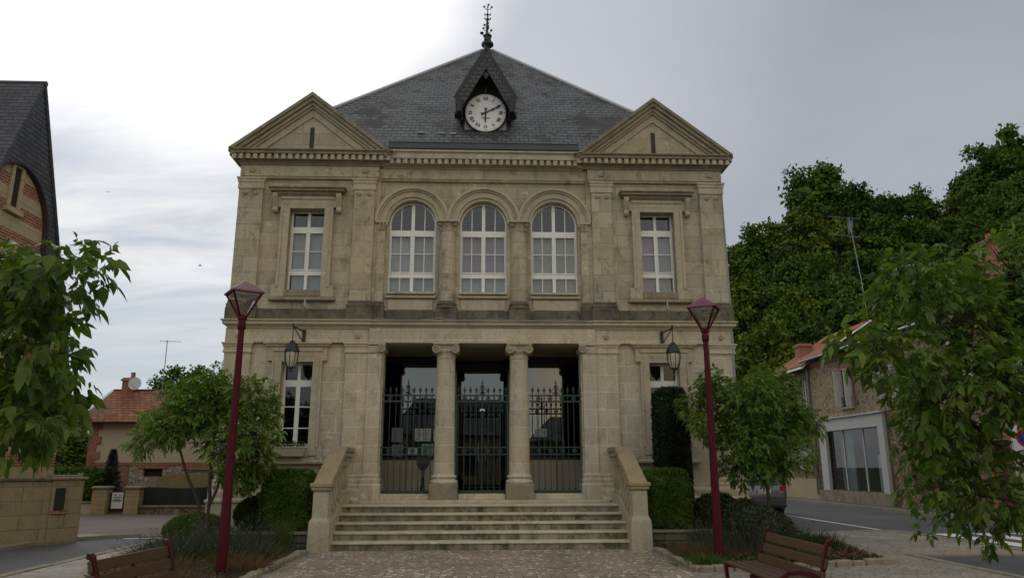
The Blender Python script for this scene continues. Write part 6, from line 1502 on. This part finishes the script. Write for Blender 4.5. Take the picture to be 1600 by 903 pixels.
def house_window(par, X, y0, y1, z0, z1, shut=True, rail=False, frame='white'):
    mb = MB(); f = .06
    for a, b, c, d in ((y0, y0+f, z0, z1), (y1-f, y1, z0, z1), (y0+f, y1-f, z0, z0+f), (y0+f, y1-f, z1-f, z1), ((y0+y1)/2-.035, (y0+y1)/2+.035, z0+f, z1-f)): mb.box(X+.12, X+.18, a, b, c, d)
    w_ = mb.build('window', frame, par); g = MB(); g.poly([(X+.15, y0, z0), (X+.15, y1, z0), (X+.15, y1, z1), (X+.15, y0, z1)]); g.build('pane', 'glass_lo', w_, recalc=False)
    mb = MB(); mb.box(X+.24, X+.27, y0-.1, y1+.1, z0-.1, z1+.1); mb.build('room', 'dark', w_)
    mb = MB(); mb.box(X-.10, X+.12, y0-.08, y1+.08, z0-.10, z0-.004); mb.build('sill', 'stone_s', w_, bevel=.01)
    if shut:
        for s, yy in ((-1, y0), (1, y1)):
            mb = MB(); W = (y1-y0)/2
            a, b = sorted((yy, yy-s*.10)); mb.box(X-.34, X+.02, a+(.03 if s < 0 else .04), b-(.04 if s < 0 else .03), z0, z1); mb.build('shutter', 'shutter', w_)
    if rail:
        mb = MB()
        for k in range(9): y = y0+.03+(y1-y0-.06)*k/8; mb.tube([(X-.08, y, z0), (X-.08, y, z0+.38)], .010, 5).tube([(X-.08, y+.03*math.sin(a), z0+.19+.05*math.cos(a)) for a in np.linspace(0, 6.28, 9)], .006, 4)
        for z in (z0+.02, z0+.38): mb.box(X-.09, X-.07, y0-.02, y1+.02, z, z+.02)
        mb.build('railing', 'iron', w_)
    return w_
house_window(A, HX, 33.95, 34.65, 1.4, 3.5); house_window(A, HX, 34.0, 34.6, 4.3, 5.6, False)
mb = MB(); mb.tube([(HX-.09, 33.45, .3), (HX-.09, 33.45, 6.05)], .05, 8); mb.build('downpipe', 'zinc', A, smooth=True)
B = thing('shop_house', 'patterned stone house with a white painted shopfront', 'house', (HX, 28, 0))
mb = MB(); xwall(mb, HX, 23.2, 33.38, 3.62, 6.35, [(29.3, 30.3, 4.0, 5.55), (25.6, 26.6, 4.0, 5.55)]); mb.box(HX+.31, 23, 33.1, 33.38, 0, 6.3).box(HX+.31, 23, 23.2, 23.5, 0, 6.3); mb.build('upper_wall', 'rubble2', B)
mb = MB(); xwall(mb, HX+.02, 23.2, 33.38, -.1, 3.6, [(27.3, 32.5, .55, 3.3), (24.2, 25.6, .55, 2.6)]); mb.build('lower_wall', 'rubble', B)
mb = MB(); yz_box(mb, HX, 26.9, 33.3, -.1, .5, .10, .02); mb.build('shop_base', 'stone_dark', B, bevel=.01)
mb = MB()
for a, b, z0, z1 in ((32.1, 32.75, .5, 3.05), (27.0, 27.45, .5, 3.05), (27.0, 32.75, 3.052, 3.56)): yz_box(mb, HX, a, b, z0, z1, .12, .02)
mb.box(HX-.20, HX, 26.95, 32.8, 3.562, 3.62)
for y in (30.75, 29.0): mb.box(HX+.05, HX+.12, y-.04, y+.04, .5, 3.05)
sf_ = mb.build('shopfront', 'shopwhite', B, bevel=.008)
mb = MB(); mb.poly([(HX+.08, 27.45, .5), (HX+.08, 32.1, .5), (HX+.08, 32.1, 3.05), (HX+.08, 27.45, 3.05)]); mb.build('pane', 'glass_shop', sf_, recalc=False)
mb = MB(); mb.box(HX+.5, HX+.55, 30.8, 32.0, .5, 3.0); mb.build('window_blind', 'curt_g', sf_); mb = MB(); mb.box(HX+.6, HX+.65, 27.6, 29.0, .5, 2.0); mb.build('display_panel', 'curt_w', sf_); mb = MB(); mb.box(HX+.55, HX+.58, 28.0, 28.5, .9, 1.5); mb.build('poster', 'ochre', sf_); mb = MB(); mb.box(HX+2.2, HX+2.3, 24, 33, -.1, 3.5); mb.build('shop_back_wall', 'dark', sf_)
mb = MB()
for y0, y1 in ((29.3, 30.3), (25.6, 26.6)):
    for k in range(6):
        e = .22 if k % 2 else .14
        yz_box(mb, HX, y0-e, y0-.002, 4.0+.26*k, 4.255+.26*k, .03); yz_box(mb, HX, y1+.002, y1+e, 4.0+.26*k, 4.255+.26*k, .03)
    yz_box(mb, HX, y0-.25, y1+.25, 5.565, 5.85, .035)
yz_box(mb, HX, 23.2, 33.38, 6.05, 6.34, .05); mb.build('brick_trim', 'brick', B)
house_window(B, HX, 29.3, 30.3, 4.0, 5.55, True, True); house_window(B, HX, 25.6, 26.6, 4.0, 5.55, True, True)
mb = MB(); mb.box(HX+.1, HX+.15, 24.2, 25.6, -.1, 2.6); mb.build('door', 'door_r', B)
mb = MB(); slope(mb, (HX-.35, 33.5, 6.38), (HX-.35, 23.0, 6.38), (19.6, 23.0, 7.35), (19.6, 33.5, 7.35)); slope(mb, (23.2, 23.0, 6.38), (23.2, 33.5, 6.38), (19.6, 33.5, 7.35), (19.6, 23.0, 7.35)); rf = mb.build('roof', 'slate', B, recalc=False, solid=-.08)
mb = MB(); mb.tube([(HX-.40, 33.5, 6.36), (HX-.40, 23.0, 6.36)], .07, 8).bar((HX-.38, 22.98, 6.42), (19.6, 22.98, 7.4), .14, .05); mb.build('gutter', 'zinc', rf)
mb = MB(); mb.rects(18.6, 19.2, 25.8, 26.5, [(0, 7.4), (0, 8.35), (.06, 8.36), (.06, 8.46), (0, 8.5)], back=True); mb.build('chimney', 'render_old', rf)
gable(B, 23.2, 33.38, 19.6, 23.1, 6.355, 7.25, 'rubble2')
C = thing('stone_house', 'stone house with brick chimney and maroon door behind the right tree', 'house', (HX, 18, 0))
mb = MB(); xwall(mb, HX, 10.0, 23.18, -.1, 6.2, [(20.1, 21.0, .1, 2.3), (16.8, 17.9, 1.0, 2.6), (18.6, 19.6, 1.0, 2.6), (18.0, 19.0, 4.0, 5.5), (14, 15, 4.0, 5.5), (21, 22, 4.0, 5.5)]); mb.box(HX+.31, 23, 10, 10.3, 0, 6.2); mb.build('wall', 'rubble', C)
for y0, y1, z0, z1 in ((16.8, 17.9, 1.0, 2.6), (18.6, 19.6, 1.0, 2.6), (18.0, 19.0, 4.0, 5.5), (14, 15, 4.0, 5.5), (21, 22, 4.0, 5.5)): house_window(C, HX, y0, y1, z0, z1)
mb = MB(); mb.box(HX+.1, HX+.15, 20.1, 21.0, -.1, 2.3); mb.build('door', 'door_r', C)
for y0, y1, z0, z1 in ((16.8, 17.9, 1.0, 2.6), (18.6, 19.6, 1.0, 2.6), (20.1, 21.0, .1, 2.3), (18.0, 19.0, 4.0, 5.5), (21, 22, 4.0, 5.5)):
    mb = MB(); yz_box(mb, HX, y0-.2, y0-.002, z0, z1, .03); yz_box(mb, HX, y1+.002, y1+.2, z0, z1, .03); yz_box(mb, HX, y0-.22, y1+.22, z1-.002, z1+.25, .035); mb.build('brick_trim', 'brick', C)
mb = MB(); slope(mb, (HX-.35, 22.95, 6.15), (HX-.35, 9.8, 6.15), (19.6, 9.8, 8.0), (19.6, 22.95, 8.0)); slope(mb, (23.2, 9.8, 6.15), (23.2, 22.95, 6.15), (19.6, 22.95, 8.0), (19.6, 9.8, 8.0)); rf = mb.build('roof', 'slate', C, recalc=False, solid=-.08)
mb = MB(); mb.rects(17.6, 18.2, 21.9, 22.5, [(0, 7.0), (0, 8.9), (.06, 8.91), (.06, 9.02), (0, 9.03)], back=True); mb.lathe([(.12, 9.03), (.1, 9.3), (.13, 9.32)], (17.9, 22.2, 0), 10); mb.build('chimney', 'brick', rf)
gable(C, 10.0, 23.18, 19.6, 23.1, 6.205, 7.85, 'rubble')
yagi('tv_antenna', 'tall rooftop aerial mast against the wooded hill', 17.55, 32.3, 7.2, 12.9, [(.0, 2.6, .25), (.45, .9, .5), (.9, 2.2, .35)], 11, .6, .42)

for o_ in (A, B, C): o_.location.y += 2.15; o_.scale.z = 1.03
oc = thing('overhead_cable', 'thin black cable slung along the street fronts on the right', 'cable', (HX-.3, 26, 5.6))
mb = MB(); mb.tube([(HX-.3+.0*k, 33.6-1.1*k, 5.75-.09*k+.22*((k-5)/5.)**2) for k in range(11)], .014, 5); mb.build('cable', 'black', oc)
for y_, z_ in ((33.6, 5.97), (22.6, 5.07)): mb = MB(); mb.tube([(HX, y_, z_), (HX-.3, y_, z_)], .012, 5); mb.build('hook', 'iron', oc)
# ------------------------------------------------------------------ parked car, tail to the camera
car = thing('parked_car', 'silver hatchback parked tail on beyond the right garden tree', 'car', (0, 0, 0))
# half outlines across the car at stations along its length (y): x, z pairs from sill to roof centre
def sec(y, zb, zw, zr, wb, ww, wr):
    h = [(wb, zb), (wb+.02, zb+.18), (ww, zw-.22), (ww-.02, zw-.04), (ww-.06, zw)]
    h += [(wr+(ww-.06-wr)*.5, zw+(zr-zw)*.5), (wr, zr-.05), (wr-.10, zr-.008), (0, zr)]
    return [(x, y, z) for x, z in h]+[(-x, y, z) for x, z in h[-2::-1]]
ST = [(0.0, .42, .70, .72, .66, .74, .55), (.05, .28, .90, .93, .72, .80, .58), (.14, .24, .95, 1.03, .74, .815, .60), (.32, .22, .98, 1.26, .75, .825, .58), (.55, .22, .97, 1.385, .76, .83, .57), (1.1, .2, .95, 1.43, .76, .83, .58), (1.9, .2, .93, 1.42, .76, .83, .575), (2.35, .2, .92, 1.30, .76, .83, .57), (2.9, .2, .90, .99, .76, .82, .60), (3.4, .22, .82, .87, .75, .80, .55), (3.7, .26, .68, .72, .70, .74, .5), (3.80, .36, .55, .58, .62, .64, .45)]
mb = MB(); mb.loft([sec(*s) for s in ST]); body = mb.build('body', 'car', car, smooth=True)
mb = MB(); mb.quad((-.56, .095, 1.0), (.56, .095, 1.0), (.52, .45, 1.36), (-.52, .45, 1.36)); mb.build('rear_window', 'black', car, recalc=False)
for s in (-1, 1):
    mb = MB(); mb.quad((s*.812, .45, .99), (s*.80, 2.35, .96), (s*.62, 2.2, 1.33), (s*.64, .65, 1.36)); mb.build('side_window', 'black', car, recalc=False)
    mb = MB(); mb.loft([[(s*.58, -.005, z0), (s*.80, .06, z0), (s*.83, .22, z0), (s*.62, .18, z0)] for z0 in (.80, .98)]); mb.build('tail_light', 'tail', car, bevel=.02)
    for y in (.62, 3.1):
        w_ = MB(); w_.lathe([(.20, -.09), (.29, -.10), (.305, -.07), (.305, .07), (.29, .10), (.20, .09)], (s*.72, y, .30), 24, 'x'); wh = w_.build('wheel', 'rubber', car, smooth=True); w_ = MB(); w_.lathe([(.20, -.06), (.20, .06), (.06, .075), (.05, .08)], (s*.74, y, .30), 12, 'x'); w_.build('rim', 'lead', wh)
mb = MB(); mb.loft([[(-.78, .10, z), (-.70, -.05-d, z), (.70, -.05-d, z), (.78, .10, z), (.80, .5, z), (-.80, .5, z)] for z, d in ((.26, -.02), (.34, .03), (.62, .03), (.66, .0))]); mb.build('bumper', 'car_d', car, bevel=.015)
mb = MB(); mb.box(-.72, .72, -.088, -.07, .50, .535); mb.build('bumper_trim', 'car', car)
mb = MB(); mb.box(-.26, .26, -.012, .02, .74, .85); npl = mb.build('number_plate', 'sign_w', car); mb = MB(); mb.box(-.26, -.225, -.016, -.0125, .74, .85).box(.225, .26, -.016, -.0125, .74, .85); mb.build('plate_band', 'sign_b', npl)
mb = MB()
for k in range(7): mb.box(-.19+.056*k, -.155+.056*k, -.0155, -.0125, .765, .825)
mb.build('plate_characters', 'ink', npl)
car.location = (9.62, 25.7, -.03); car.rotation_euler.z = R(2)

# ------------------------------------------------------------------ birds, and the far side of the square (seen mirrored in the lobby glass)
def bird(loc, rz, s, label):
    t = thing('bird', label, 'bird', loc, 'birds in the sky', rz)
    mb = MB(); o = WO[t.name]; q = lambda p: tuple(o[i]+p[i]*s for i in range(3))
    mb.loft([[q((r*math.cos(a), y, r*math.sin(a))) for a in np.linspace(0, 5.24, 6)] for r, y in ((.004, -.16), (.03, -.05), (.035, .03), (.02, .10), (.004, .14))])
    for sg_ in (-1, 1): mb.add([q((0, .05, 0)), q((sg_*.16, .07, .10)), q((sg_*.30, -.02, .05)), q((sg_*.15, -.03, .09)), q((0, -.05, 0))], [(0, 1, 3, 4), (1, 2, 3)])
    mb.build('body', 'black', t, recalc=False)
bird((-15.8, 30, 12.88), .6, .42, 'tiny dark bird high in the pale sky beside the slate gable'); bird((-15.6, 40, 12.4), 2.2, .6, 'tiny dark bird in the grey cloud left of the town hall')
for i, (x0, x1, ze, zr_, lab, m) in enumerate(((-24, -8.2, 3.6, 5.4, 'plain rendered house with tiled roof across the square, at the west', 'tile'), (-8, 3.8, 4.3, 7.6, 'tall rendered house with slate roof across the square, in the middle', 'slate'), (4, 22, 3.7, 5.9, 'long rendered house with slate roof across the square, at the east', 'slate'))):
    t = thing('square_house', lab, 'house', ((x0+x1)/2, -24, 0), 'houses across the square'); y = -22.
    hs = [(x0+1.4+2.6*k, x0+2.4+2.6*k, .9, 2.6) for k in range(int((x1-x0-2)/2.6))]
    mb = MB(); mb.wall(x0, x1, -.1, ze, y-.3, y, hs); mb.box(x0, x0+.3, -31, y-.31, 0, ze).box(x1-.3, x1, -31, y-.31, 0, ze); mb.build('wall', 'rubble', t)
    for a, b, c, d_ in hs: mb = MB(); mb.box(a, b, y-.2, y-.15, c, d_); mb.build('window', 'black', t)
    mb = MB(); slope(mb, (x1, y+.4, ze-.1), (x0, y+.4, ze-.1), (x0+2.2, -26.5, zr_), (x1-2.2, -26.5, zr_)); slope(mb, (x0, -31.4, ze-.1), (x1, -31.4, ze-.1), (x1-2.2, -26.5, zr_), (x0+2.2, -26.5, zr_))
    for xe, xr, sg_ in ((x0, x0+2.2, 1), (x1, x1-2.2, -1)): mb.poly([(xe, y+.4, ze-.1), (xr, -26.5, zr_), (xe, -31.4, ze-.1)], [(0, 0), (5, 4), (10, 0)])
    mb.build('roof', m, t, recalc=False)
